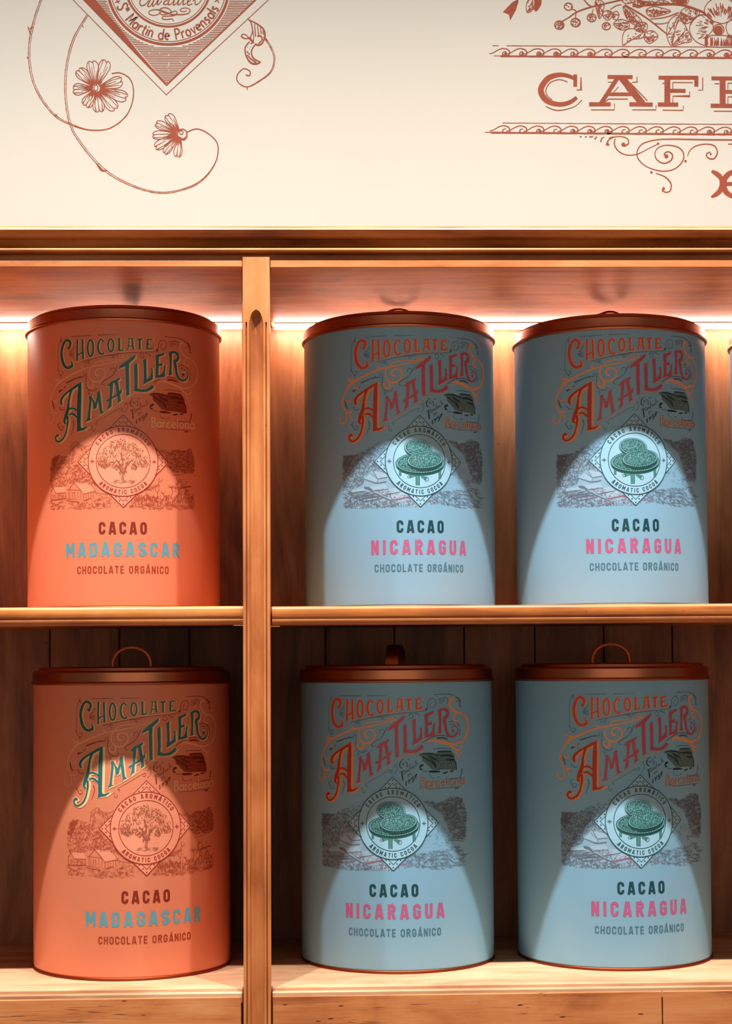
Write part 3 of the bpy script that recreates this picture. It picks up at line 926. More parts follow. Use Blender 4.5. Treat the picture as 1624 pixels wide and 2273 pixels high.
    if kind == 'M':
        for (x, y, rx, ry) in TREE_TOP:
            for _ in range(46):
                a = rnd.uniform(0, 2 * math.pi); rr = math.sqrt(rnd.random())
                lx, ly = (x + rx * rr * math.cos(a)) * q, -(y + ry * rr * math.sin(a)) * q
                if math.hypot(lx, ly) > RI - 0.002: continue
                an = rnd.gauss(-math.pi / 2, 0.7); L = rnd.uniform(1.6, 3.4) * q
                (im if rnd.random() < 0.62 else im2).line([(cu + lx, cv + ly, 0.3 * q), (cu + lx + math.cos(an) * L / 2, cv + ly + math.sin(an) * L / 2, rnd.uniform(1.2, 2.2) * q),
                                                           (cu + lx + math.cos(an) * L, cv + ly + math.sin(an) * L, 0.2 * q)])
        tk = [(-5, 8, 6), (-2, 18, 6.5), (1, 26, 6), (-1, 34, 5.5), (-1, 42, 7)]
        im.line([(cu + x * q, cv - y * q, w * q) for x, y, w in tk])
        for s in ([(-9, 12, 3), (-6, 20, 3), (-2, 26, 3)], [(8, 8, 2.6), (5, 18, 2.6), (1, 28, 3)], [(-2, 20, 1), (20, -4, 1)], [(-3, 12, 2), (-16, -4, 1.5)], [(0, 10, 2), (-4, -18, 1.5)],
                  [(6, 22, 2.4), (7, 26, 2)], [(-8, 24, 2.4), (-6, 30, 2)]):
            im2.line([(cu + x * q, cv - y * q, w * q) for x, y, w in s])
        for _ in range(70):
            x, y = rnd.uniform(-22, 24), 46 + rnd.gauss(0, 2)
            im.line([(cu + x * q, cv - y * q, 0.7 * q), (cu + (x + rnd.uniform(2, 5)) * q, cv - (y - rnd.uniform(-1, 2.4)) * q, 0.5 * q)])
    else:
        for lv, (cx, cy, rx, ry, rot, dep) in enumerate(((1.5, 4, 56, 23, 0.03, 5.0), (-4, -29, 31, 19, -0.10, 2.0), (12, -3, 41, 19, 0.10, 4.5))):
            ex, ey, er, es = cu + cx * q, cv - cy * q, rx * q, ry * q
            sd, fl_, dk_, lt_ = Art(), Art(), Art(), Art()
            cr, sr = math.cos(rot), math.sin(rot)
            el = lambda a, k, m: (ex + er * k * math.cos(a) * cr - es * m * math.sin(a) * sr, ey + er * k * math.cos(a) * sr + es * m * math.sin(a) * cr)
            ok = lambda z, mg=0.0008: math.hypot(z[0] - cu, z[1] - cv) < RI - mg
            sd.disc(ex, ey - dep * q, er * 0.985, es, n=48, rot=rot)
            fl_.disc(ex, ey, er, es, n=48, rot=rot)
            dk_.ring(ex, ey, er, 1.0 * q, es, 64, rot=rot); dk_.ring(ex, ey, er * 0.89, 0.9 * q, es * 0.86, 64, rot=rot)
            for j in range(52):                       # plaited rim
                z = el(2 * math.pi * j / 52, 0.945, 0.93)
                if ok(z): lt_.disc(z[0], z[1], 1.25 * q, ry=0.95 * q, n=7)
            for _ in range(int(rx * ry * 0.85)):
                a = rnd.uniform(0, 2 * math.pi); rr = math.sqrt(rnd.random()) * 0.85
                z = el(a, rr, rr * 0.97)
                if ok(z): (dk_ if rnd.random() < 0.62 else lt_).disc(z[0], z[1], rnd.uniform(0.4, 0.8) * q, n=5)
            trays.append((lv, sd, fl_, dk_, lt_))
        for s in ([(-6, 26, 9), (-6, 36, 8.5), (-6, 54, 8)], [(-45, 18, 4), (-45, 33, 4)], [(46, 18, 5), (46, 38, 5)]):
            im.line([(cu + x * q, cv - y * q, w * q) for x, y, w in s])
            im2.line([(cu + (x + w / 2) * q, cv - y * q, 0.9 * q) for x, y, w in s]); im2.line([(cu + (x - w / 2) * q, cv - y * q, 0.9 * q) for x, y, w in s])
        for s in ([(2, 33, 5), (14, 40, 8)], [(-24, 35, 7), (-10, 31, 5)]):
            im.line([(cu + x * q, cv - y * q, w * q) for x, y, w in s])
        im2.ring(cu + 14.5 * q, cv - 40 * q, 4.4 * q, 0.8 * q, n=20); im2.ring(cu - 25 * q, cv - 35 * q, 3.6 * q, 0.8 * q, 2.6 * q, n=20)
    # landscape
    un = Art(); un2 = Art(); la = Art(); lr = Art(); li = Art()
    if kind == 'M':
        PL = '105,1215 90,900 100,690 150,470 300,430 480,470 620,560 810,760 900,900 930,1040 700,1120 400,1240'
        un.fill(flat2(tr('e', PL)))
        scribble(la, 'e', '105,950 90,700 150,480 330,430 480,470 620,560 810,770 900,900 880,960 520,900 320,980 130,1010', 620, rnd, 2, 6, 4, 8)
        scribble(la, 'e', '450,300 560,180 640,240 780,250 800,310 600,540 420,420', 110, rnd, 3, 9, 3, 6, (1.45, 0.25), 0.2)
        scribble(la, 'e', '90,700 150,450 260,420 150,700', 90, rnd, 3, 7, 8, 14)
        la.line(tr('e', '440,280,5 560,175,7 620,225,6 680,250,5 770,250,5 840,212,5'))
        for s in ('520,905 785,890 905,1060 690,1115', '150,1005 345,985 385,1085 200,1105'):
            li.fill(flat2(tr('e', s)))
        for s in ('430,1035 520,910 690,1115 690,1230 430,1200', '700,1115 860,1080 870,1220 700,1235', '105,1100 375,1105 375,1200 105,1225'):
            un.fill(flat2(tr('e', s)))
        for s in ('515,905,9 610,1010,8 690,1118,9', '690,1118,8 900,1065,9', '520,902,6 785,888,6', '785,888,5 905,1060,6', '430,1038,9 520,912,8', '400,1035,7 650,1050,6',
                  '145,1005,8 200,1105,8', '200,1108,9 380,1090,9', '105,1095,9 145,1010,8', '105,1230,14 250,1215,14 385,1190,12', '105,1100,8 108,1225,9', '375,1100,7 375,1200,8',
                  '432,1040,8 432,1200,8', '692,1118,8 692,1225,8', '640,1060,6 640,1210,6', '500,1090,8 500,1190,7', '540,1090,8 540,1190,7', '495,1095,7 545,1090,7', '700,1235,12 840,1190,12',
                  '740,1120,6 745,1225,6', '780,1112,6 785,1212,6', '830,1100,6 835,1195,6', '870,1075,7 875,1200,7', '385,1225,10 480,1250,12 600,1250,10', '390,1205,6 560,1215,6',
                  '150,1130,9 155,1210,9', '200,1130,6 205,1205,6', '260,1125,6 262,1200,6', '310,1120,6 312,1200,6', '460,1060,5 462,1190,5', '590,1070,5 592,1200,5', '900,1075,7 980,1100,7 1140,1130,6',
                  '530,860,14 600,850,12', '860,900,10 920,980,8'):
            la.line(tr('e', s))
        scribble(la, 'e', '95,1130 380,1125 380,1210 95,1220', 60, rnd, 2, 4, 4, 7, (1.5, 0.2), 0.1)
        scribble(la, 'e', '90,1250 800,1230 1180,1300 1180,1370 400,1390 100,1400', 170, rnd, 3, 8, 4, 8, (0.05, 0.35))
        scribble(la, 'e', '900,1080 1180,1140 1380,1330 900,1320', 70, rnd, 2, 7, 3, 6, (-0.2, 0.5))
        la.fill(flat2(tr('e', '940,1220 990,1180 1005,1210 960,1235')))
        PR = '950,400 1000,320 1080,310 1150,350 1230,330 1320,300 1380,400 1390,560 1380,750 1200,750 1080,640 1010,480'
        un2.fill(flat2(tr('f', PR)))
        scribble(la, 'f', PR, 330, rnd, 3, 7, 7, 13)
        scribble(la, 'f', '720,290 830,300 940,380 1080,640 880,600 900,540 760,380', 100, rnd, 3, 9, 3, 6, (0.4, 0.5))
        scribble(la, 'f', '880,600 1090,620 1200,740 1000,720', 90, rnd, 2, 6, 4, 7, (0.1, 0.4))
        la.line(tr('f', '990,765,7 1080,780,8 1200,765,6')); la.line(tr('f', '950,985,9 1080,1000,12 1330,985,22')); la.line(tr('f', '1060,1020,8 1250,1010,8'))
        la.line(tr('f', '470,1050,7 560,1040,8 620,1045,6')); scribble(la, 'f', '450,1030 600,960 760,950 770,990 600,1050', 60, rnd, 2, 6, 3, 6, (-0.3, 0.3))
        # scrub: branching stems
        def stem(x, y, L, a, w, d):
            x2, y2 = x + math.cos(a) * L, y - math.sin(a) * L
            la.line(tr('f', '%f,%f,%f %f,%f,%f %f,%f,%f' % (x, y, w, (x + x2) / 2 + rnd.uniform(-6, 6), (y + y2) / 2, w * 0.85, x2, y2, w * 0.6)))
            if d: [stem(x2, y2, L * rnd.uniform(0.5, 0.75), a + rnd.choice((-1, 1)) * rnd.uniform(0.25, 0.8), w * 0.75, d - 1) for _ in range(2)]
        for x, y, L in ((720, 960, 70), (740, 1190, 90), (1040, 1080, 110), (1090, 1200, 150), (960, 1180, 110), (830, 1220, 70), (600, 1230, 70), (520, 1220, 50), (380, 1210, 50),
                        (1190, 1210, 80), (1280, 1230, 70), (1350, 1240, 60), (1020, 1260, 100), (1130, 1270, 90), (900, 1260, 60), (680, 1250, 50), (460, 1250, 45), (310, 1230, 40)):
            stem(x, y, L, rnd.gauss(1.55, 0.2), 11, 3)
        scribble(la, 'f', '250,1160 600,1150 900,1150 1380,1180 1390,1300 800,1320 250,1300', 330, rnd, 3, 8, 5, 9, (1.5, 0.5))
        scribble(la, 'f', '100,1330 400,1310 1380,1310 1380,1370 1000,1400 300,1370', 130, rnd, 4, 12, 4, 8, (0.05, 0.2))
    else:
        PL = '140,1330 130,900 120,560 150,400 330,400 560,360 720,490 950,720 1050,860 1200,1020 1400,1100 1500,1280 1450,1310 900,1320 400,1350'
        un.fill(flat2(tr('p', PL)))
        scribble(la, 'p', '140,960 120,560 150,400 330,400 480,330 700,330 720,490 950,720 640,660 520,800 500,920 300,1000', 800, rnd, 2.5, 7, 4, 8)
        scribble(la, 'p', '480,330 600,260 720,210 940,230 940,330 760,440 600,380', 120, rnd, 2, 7, 3, 6, (0.1, 0.5))
        scribble(la, 'p', '120,560 150,400 330,400 260,600 180,700', 150, rnd, 3, 7, 8, 14)
        scribble(la, 'p', '140,900 200,960 420,1180 700,1210 1000,1210 1400,1290 900,1320 400,1350 140,1330', 420, rnd, 2.5, 7, 4, 8)
        scribble(la, 'p', '820,160 1000,100 940,210 700,200', 14, rnd, 2, 5, 4, 7, (0, 0.2))
        for s in ('680,660 900,645 945,780 765,810', '640,720 765,810 760,880 520,815', '610,960 900,900 960,990 660,1030', '790,1030 1090,970 1180,1040 870,1100', '990,1100 1230,1040 1350,1120 1040,1180',
                  '210,1030 520,980 560,1030 230,1080'):
            li.fill(flat2(tr('p', s)))
        for s in ('680,660,5 765,812,8', '765,812,8 945,782,9', '520,818,8 640,860,9 750,888,12 930,860,12', '765,812,6 760,880,7', '640,720,5 765,812,5', '520,970,30 610,985,44 660,1020,24',
                  '610,960,5 660,1032,8', '660,1034,9 960,992,8', '790,1030,5 870,1102,8', '870,1104,10 1180,1044,9', '990,1100,5 1040,1182,7', '210,1082,9 400,1050,8 560,1032,8',
                  '380,1150,10 560,1110,10 760,1080,9', '420,1190,12 600,1150,14 800,1130,10', '480,1230,10 700,1190,10 860,1160,8', '640,1030,8 800,1120,9 1000,1200,9', '700,1060,8 900,1150,8 1080,1230,8'):
            la.line(tr('p', s))
        for s in ('1040,1192,22 1200,1160,26 1350,1125,18',): lr.line(tr('p', s))
        scribble(lr, 'p', '620,990 960,1000 1350,1130 1500,1280 900,1300 640,1180', 150, rnd, 2, 6, 4, 7, (-0.2, 0.5))
        scribble(la, 'p', '230,1090 560,1040 800,1130 420,1200', 110, rnd, 4, 12, 3, 6, (-0.2, 0.08), 0.1)
        PR = '720,100 850,130 930,180 1000,150 1170,80 1280,150 1320,300 1340,500 1325,900 1180,840 1100,600 1000,350 880,250'
        un2.fill(flat2(tr('q', PR)))
        scribble(la, 'q', PR, 520, rnd, 2.5, 7, 5, 10)
        scribble(la, 'q', '1020,200 1280,160 1330,500 1320,850 1230,700 1100,450', 230, rnd, 3, 7, 7, 12)
        scribble(la, 'q', '800,640 1100,600 1180,850 1280,950 900,900 780,760', 60, rnd, 2, 6, 3, 6, (0.3, 0.6))
        la.line(tr('q', '1090,825,8 1200,865,9 1310,910,8'))
        scribble(la, 'q', '430,1100 700,1020 900,1000 1250,960 1340,1100 1330,1330 1100,1340 700,1280 450,1220', 260, rnd, 4, 11, 4, 8, (0.25, 0.7), 0.5)
        for s in ('640,1040,7 720,1025,9 790,1035,7', '880,1110,7 950,1080,9 1080,1090,10 1100,1130,7', '880,1115,6 960,1150,8 1090,1150,7', '760,1190,8 800,1150,9 860,1150,9 900,1190,9 860,1230,8',
                  '660,1180,7 720,1240,9 820,1270,8 930,1260,7', '980,1200,7 1040,1260,9 1140,1310,8', '1130,1170,9 1180,1240,10 1300,1320,8', '600,1060,9 700,1080,10 760,1130,8'):
            la.line(tr('q', s))
        scribble(lr, 'q', '0,1100 80,1120 330,1200 560,1130 560,1240 300,1280 60,1320 0,1300', 120, rnd, 2, 6, 4, 7, (-0.1, 0.4))
    # words below
    w1_ = Art(); w2_ = Art(); w3_ = Art()
    if kind == 'M':
        T = (('Mu', 'CACAO', 219.2, 325.8, 1187.0, 28.0, 0.20), ('Mu', 'MADAGASCAR', 146.6, 397.9, 1236.5, 32.5, 0.185), ('Mu', 'CHOCOLATE ORGÁNICO', 171.6, 373.9, 1274.0, 17.0, 0.155))
    else:
        T = (('N2u', 'CACAO', 1357.6, 1462, 1189.0, 28.5, 0.20), ('N2u', 'NICARAGUA', 1300.7, 1511, 1237.0, 33.0, 0.20), ('N2u', 'CHOCOLATE ORGÁNICO', 1308.6, 1505, 1275.5, 17.4, 0.155))
    for (tin, s, xa, xb, yb, hh, t), art in zip(T, (w1_, w2_, w3_)):
        ym = uv(tin, (xa + xb) / 2, yb)[1]
        text_flat(art, s, uv(tin, xa, yb)[0], uv(tin, xb, yb)[0], ym, hh * PXM * 0.99, t)
    P = PRINT[kind]
    L = [Wrap(0.00011 * k) for k in range(0, 20)]
    put = lambda art, name, mat, lev, st=False: (tag(art.build(name, P[mat], body, L[lev]), kind='stuff') if st else art.build(name, P[mat], body, L[lev]))
    put(fi, 'fine_scrollwork', 'fine', 1, True)
    put(sc_, 'scroll_ornament', 'scroll', 2)
    put(sh, 'letter_shading', 'shade', 3)
    put(hd, 'heading_lettering', 'head', 4)
    put(ca, 'initial_letter', 'initial', 5)
    put(tt, 'name_lettering', 'title', 5)
    put(mi, 'mill_picture', 'mill', 2)
    put(md, 'mill_shading', 'milldark', 3, True)
    put(ml, 'mill_highlights', 'milllight', 4)
    put(cs, 'founding_lettering', 'script', 3)
    if kind == 'N': put(bo, 'town_lettering_outline', 'script', 3)
    put(bi, 'town_lettering', 'shade', 4)
    put(un, 'landscape_ground', 'under', 1)
    put(un2, 'landscape_ground', 'under', 1)
    put(li, 'landscape_roofs', 'light', 2)
    put(la, 'landscape_engraving', 'engr', 3, True)
    if lr.v: put(lr, 'landscape_red_lines', 'engr2', 3, True)
    put(g0, 'diamond_ground', 'ground', 4)
    put(d0, 'diamond_frame', 'ink', 5)
    put(dk, 'medallion_ground', 'ground', 6)
    put(rg, 'medallion_lettering', 'ink', 7)
    put(im, 'medallion_picture', 'pic', 8)
    put(im2, 'medallion_shading', 'pic2', 9, True)
    for lv, sd, fl_, dk_, lt_ in trays:
        put(sd, 'tray_side', 'pic2', 9 + 3 * lv)
        put(fl_, 'tray_floor', 'pic', 10 + 3 * lv)
        put(dk_, 'tray_shading', 'pic2', 11 + 3 * lv, True)
        put(lt_, 'tray_highlights', 'ground', 11 + 3 * lv, True)
    put(w1_, 'cocoa_lettering', 'words1', 2)
    put(w2_, 'origin_lettering', 'words2', 2)
    put(w3_, 'organic_lettering', 'words3', 2)




def pm(name, *rgb): return plain('print ' + name, srgb(*rgb), 0.4, noise=0.03, nscale=40)


PRINT = {
    'M': dict(fine=pm('oxblood', 140, 38, 14), scroll=pm('peach', 250, 176, 132), shade=pm('sand', 250, 200, 142), head=pm('bottle green', 44, 96, 84),
              initial=pm('deep teal', 38, 100, 100), title=pm('teal', 54, 112, 112), mill=pm('brick', 152, 60, 38), milldark=pm('dark brick', 104, 26, 12), milllight=pm('warm brick', 196, 86, 56),
              script=pm('oxblood script', 128, 36, 14), under=pm('rose coral', 214, 120, 88), light=pm('pale coral', 228, 142, 110), engr=pm('red brown', 166, 70, 44), engr2=pm('red brown two', 164, 60, 34),
              ground=pm('light coral', 230, 142, 110), ink=pm('crimson brown', 152, 34, 20), pic=pm('tree brown', 180, 100, 68), pic2=pm('tree dark', 152, 74, 46),
              words1=pm('chocolate red', 124, 34, 14), words2=pm('turquoise', 84, 148, 160), words3=pm('rust', 146, 48, 22)),
    'N': dict(fine=pm('slate', 84, 98, 108), scroll=pm('apricot', 234, 166, 124), shade=pm('tangerine', 238, 160, 112), head=pm('vermilion', 206, 88, 74),
              initial=pm('red', 184, 62, 46), title=pm('raspberry', 194, 80, 98), mill=pm('grey teal', 92, 124, 128), milldark=pm('ink teal', 22, 60, 62), milllight=pm('mist', 130, 160, 164),
              script=pm('black teal', 22, 48, 52), under=pm('lilac grey', 130, 168, 190), light=pm('pale lilac', 148, 180, 200), engr=pm('mauve', 96, 106, 122), engr2=pm('wine', 140, 100, 118),
              ground=pm('ice', 146, 192, 214), ink=pm('night teal', 20, 66, 78), pic=pm('sea green', 66, 128, 124), pic2=pm('deep sea green', 18, 76, 74),
              words1=pm('petrol', 14, 62, 70), words2=pm('rose', 166, 86, 124), words3=pm('slate blue', 62, 106, 122))}


# ------------------------------------------------------------------ the tins
def strap(parent):
    """arched strap handle of flat copper"""
    vs = []; fs = []; n = 22; hw = 0.0100; th = 0.0016
    for i in range(n + 1):
        a = math.pi * i / n
        for rr, y in ((0.0290 + th, -hw), (0.0290 + th, hw), (0.0290 - th, hw), (0.0290 - th, -hw)):
            vs.append((rr * math.cos(a), y, (rr / 0.029) * 0.0295 * max(math.sin(a), 0) ** 0.8 - 0.0005))
    for i in range(n):
        for j in range(4):
            k = (j + 1) % 4
            fs.append((i * 4 + j, i * 4 + k, i * 4 + 4 + k, i * 4 + 4 + j))
    o = mesh('handle', vs, fs, 'copper_dark', parent, smooth=True)
    bm = bmesh.new(); bm.from_mesh(o.data); bmesh.ops.recalc_face_normals(bm, faces=bm.faces); bm.to_mesh(o.data); bm.free()
    o.data.set_sharp_from_angle(angle=math.radians(40))
    return o


def make_tin(kind):
    t = empty('cocoa_tin')
    lac = 'coral' if kind == 'M' else 'blue'
    body = lathe('body', [(0.0, 0.002), (R - 0.004, 0.002), (R - 0.0006, 0.0042), (R, 0.0060), (R, TH + 0.004), (R - 0.002, TH + 0.006)], lac, t)
    lathe('base_rim', [(R - 0.006, 0.0), (R + 0.0006, 0.0), (R + 0.0016, 0.0010), (R + 0.0016, 0.0030), (R + 0.0008, 0.0040), (R - 0.001, 0.0042)], 'copper_dark', t)
    z = TH
    lid = lathe('lid', [(R - 0.001, z + 0.0004), (R + 0.0018, z), (R + 0.0036, z + 0.0012), (R + 0.0038, z + 0.0028), (R + 0.0028, z + 0.0042), (R + 0.0014, z + 0.0050),
                        (R + 0.0012, z + 0.0065), (R + 0.0010, z + 0.0180), (R - 0.0008, z + 0.0200), (R - 0.0045, z + 0.0208), (R - 0.0075, z + 0.0210),
                        (R - 0.0085, z + 0.0248), (R - 0.0120, z + 0.0262), (R - 0.0300, z + 0.0266), (0.0, z + 0.0268)], 'copper', t)
    hd_ = strap(lid)
    hd_.location = (0, 0, z + 0.0266)
    if kind == 'N':
        p = [(0, -0.0) for _ in range(0)]
    make_print(kind, body)
    return t


def copy_tree(o, parent=None):
    c = o.copy(); C.objects.link(c); c.parent = parent
    for ch in o.children: copy_tree(ch, c)
    return c


GR = {'M': 'coral cocoa tins in the left bay', 'N': 'pale blue cocoa tins in the right bay'}
SPOTS = [('M', 'Mu', 90, 'coral cocoa tin with copper lid on the upper shelf, under the light strip'),
         ('M', 'Ml', 4, 'coral cocoa tin with copper lid in the dim lower bay, arched handle showing'),
         ('N', 'N1u', 2, 'pale blue cocoa tin on the upper shelf, next to the fluted post'),
         ('N', 'N2u', 24, 'pale blue cocoa tin on the upper shelf, second from the fluted post'),
         ('N', 'N3u', 40, 'pale blue cocoa tin cut off by the right edge of the photo, upper shelf'),
         ('N', 'N1l', 76, 'pale blue cocoa tin in the lower bay next to the post, handle seen edge-on'),
         ('N', 'N2l', -6, 'pale blue cocoa tin in the lower bay, farther from the post, arched handle showing')]
proto = {}
for kind, key, ha, lab in SPOTS:
    if kind not in proto:
        o = proto[kind] = make_tin(kind)
    else:
        o = copy_tree(proto[kind])
    X, D = TINS[key]
    z = (ZS + (0.0004 if kind == 'M' else -0.0006)) if key.endswith('u') else ZF
    o.location = (X, D, z + 0.0001)
    rot = ROT.get(key, math.radians(8))
    o.rotation_euler = (0, 0, rot)
    for ch in o.children:
        if ch.name.startswith('lid'):         # some lids are pressed further on than others
            ch.location.z = dict(Mu=0.0, N1u=-0.0075, N2u=-0.0130, N3u=-0.0130).get(key, -0.002)
        for g in ch.children:
            if g.name.startswith('handle'): g.rotation_euler = (1.0 if key == 'Mu' else 0, 0, math.radians(ha) - rot)
    tag(o, lab, 'tin', GR[kind])

# ------------------------------------------------------------------ the mural on the wall
class OnWall:
    def __init__(s, off): s.off = off

    def __call__(s, u, v, z=0.0): return (u, YW - s.off - z, v)

    def out(s, p): return (0, -1, 0)


WCROP = {'l': (0, 0, 2.4606), 'r': (1050, 0, 2.8293), 's': (230, 0, 5.6)}


def wt(frame, st, w=None):
    ox, oy, k = WCROP[frame]
    out = []; lw = w
    for tok in st.split():
        q = [float(z) for z in tok.split(',')]
        u, v = at(ox + q[0] / k, oy + q[1] / k, YW)
        if len(q) > 2: lw = q[2]
        out.append((u, v, (lw or 5) / k * YW / F))
    return out


def wpt(frame, x, y):
    p = wt(frame, '%f,%f' % (x, y))[0]
    return p[0], p[1]


def twin(art, frame, pts, gap):
    """a vine stem: two thin lines either side of a traced path, gap shrinking along it"""
    p = smooth_line(wt(frame, pts), 0.003)
    n = len(p); A = []; B = []
    rr = random.Random(len(pts))
    for i in range(n):
        a, c = p[max(i - 1, 0)], p[min(i + 1, n - 1)]
        tx, ty = c[0] - a[0], c[1] - a[1]; L = math.hypot(tx, ty) or 1e-9
        g = p[i][2] * gap / 2
        j = rr.uniform(-0.0001, 0.0001)
        A.append((p[i][0] - ty / L * g + j, p[i][1] + tx / L * g, 0.00095 + rr.uniform(-.0002, .0003)))
        B.append((p[i][0] + ty / L * g + j, p[i][1] - tx / L * g, 0.0011 + rr.uniform(-.0002, .0006)))
    art.line(A, smooth=False); art.line(B, smooth=False)


KL = YW / F / 2.4606
KR = YW / F / 2.8293
rnd = random.Random(3)

# -- left emblem: lozenge with lettered ring
em = Art(0.004)
cx, cy = wpt('l', 918, -85)
em.line(wt('l', '316,-85,4 908,518,4 1556,-85,4 908,-688,4'), smooth=False, closed=True)
em.fill([(a, c) for a, c, _ in wt('l', '371,-85 450,-85 505,-20 560,45 650,150 760,290 830,370 908,455 908,470 700,255')])
em.line(wt('l', '375,-85,9 908,-636,9 1483,-85,9'), smooth=False)
em.line(wt('l', '908,466,9 1150,235,8 1483,-85,8'), smooth=False)
em.ring(cx, cy, 336 * KL, 14 * KL, n=120); em.ring(cx, cy, 320 * KL, 4 * KL, n=120)
em.ring(cx, cy, 236 * KL, 11 * KL, n=110); em.ring(cx, cy, 222 * KL, 3.5 * KL, n=110)
em_o = em.build('mural_lozenge', 'ink', wall, OnWall(0.0004))
ha = Art()
y = -622.0
while y < 452:
    ym = y if y > -85 else -170 - y
    xl = 512 + (ym + 10) * (396 / 465); xr = 1398 - ym * (490 / 470)
    dy = y + 85
    segs = [(xl, xr)]
    if abs(dy) < 346:
        h = math.sqrt(346 ** 2 - dy ** 2); segs = [(xl, 918 - h), (918 + h, xr)]
    for a, c in segs:
        x = a
        while x < c - 4:                      # engraved lines, broken here and there
            e_ = min(c, x + rnd.uniform(40, 160))
            if e_ - x > 3: ha.line(wt('l', '%f,%f,3.6 %f,%f,3.6' % (x, y, e_, y)), smooth=False)
            x = e_ + rnd.choice((0, 0, 3, 5))
    y += 9.4
tag(ha.build('mural_hatching', 'ink', wall, OnWall(0.0005)), kind='stuff')
le = Art()
text_arc(le, 'S^ Martin de Provensals', cx, cy, 311 * KL, 61 * KL, 0.13, 203.5, 334.5, glyph=low, inward=True, wscale=1.0)
for st in ('470,-20,10 448,28,12 466,70,14 515,58,11 562,2,8', '592,-20,10 562,35,13 548,74,15 575,80,10 602,40,8 628,-4,9', '628,-4,11 606,55,14 612,80,12 640,55,9 672,0,8', '684,-6,12 664,55,15 692,50,8 722,8,9',
           '796,6,9 758,18,12 744,52,13 788,52,9 812,0,9', '816,-6,12 800,58,14 848,42,8 872,0,8', '884,-14,11 864,60,14 905,42,8 932,-6,8', '940,-14,11 920,60,14 962,38,8 988,-6,8', '1002,-14,11 984,60,14 1030,38,8',
           '1040,26,9 1078,8,10 1070,-14,9 1042,16,12 1050,66,14 1104,44,8', '1108,16,9 1134,-4,10 1138,56,14 1180,44,9 1216,-2,8'):
    le.line(wt('s', st))
for st in ('566,176,11 562,148,10 605,124,10 690,124,13 770,150,12 840,178,13 930,182,14 1010,178,13 1062,158,12 1074,124,11 1030,100,10 972,106,10 950,130,10 985,146,9 1032,134,9',
           '690,140,11 702,112,11 760,96,12 812,112,12 842,146,11 800,164,11 738,150,11 706,132,9', '690,146,9 722,182,11 800,172,10 880,138,10 914,154,11 884,190,12 806,200,12 736,206,11 730,236,12 790,242,12 850,236,11 868,264,9',
           '566,176,11 622,192,10 690,172,9 724,130,9'):
    le.line(wt('s', st))
for st in ('1172,10,5 1200,-8,5', '1180,-14,5 1195,16,5', '635,0,5 650,18,5', '628,14,5 655,4,5'):
    le.line(wt('l', st))
le.build('mural_ring_lettering', 'ink', wall, OnWall(0.0005))

# -- vines and flowers under the lozenge
vi = Art(0.003)
twin(vi, 'l', '330,-180,8 270,-100,9 228,-10,10 185,120,11 160,260,11 170,400,11 215,520,10 300,630,10 390,680,8 490,710,4 600,700,3 690,630,3 728,530,3 715,440,3 660,400,3 610,402,3', 0.8)
twin(vi, 'l', '478,82,9 400,220,11 362,380,11 360,540,11 385,680,11 440,780,11 540,900,12 650,980,11 800,1040,9 930,1050,9 1080,1000,8 1170,900,4 1190,800,3 1150,740,3 1080,705,3 1022,722,3', 0.8)
twin(vi, 'l', '1440,200,8 1480,260,9 1498,320,9 1480,390,8 1420,440,6 1350,475,3 1300,450,3 1295,410,3 1330,375,3 1365,390,4 1362,414,5 1342,410,6', 0.7)
for st in ('165,160,12 178,145,6', '168,190,8 152,145,4', '155,318,10 148,312,6', '300,632,10 312,626,5', '530,895,10 555,932,9 585,930,6', '455,150,4 448,135,3', '1415,440,8 1408,452,4', '1352,490,5 1347,480,5'):
    vi.line(wt('l', st))


def petal(base, tip, wid, lines, dark=0.0):
    bx, by = base; tx, ty = tip
    dx, dy = tx - bx, ty - by; L = math.hypot(dx, dy); ux, uy = dx / L, dy / L; nx, ny = -uy, ux
    P = lambda t, s: '%f,%f' % (bx + dx * t + nx * s * wid, by + dy * t + ny * s * wid)
    out = [P(0.12, 0.10), P(0.45, 0.34), P(0.78, 0.52), P(0.95, 0.36), P(0.985, 0.12), P(0.93, 0.0), P(1.0, -0.16), P(0.94, -0.40), P(0.76, -0.50), P(0.45, -0.32), P(0.12, -0.10)]
    vi.line(wt('l', ' '.join(out), 4.2), closed=False)
    for k in range(lines):
        s = (k - (lines - 1) / 2) / max(lines, 1) * 0.8
        t1 = rnd.uniform(0.45, 0.85)
        vi.line(wt('l', '%s,%f %s,2' % (P(0.15, s * 0.25), 5 + dark * 6, P(t1, s))))
        if dark and k % 2 == 0: vi.line(wt('l', '%s,2 %s,%f' % (P(0.55, s), P(0.96, s * 0.9), 3 + dark * 4)))


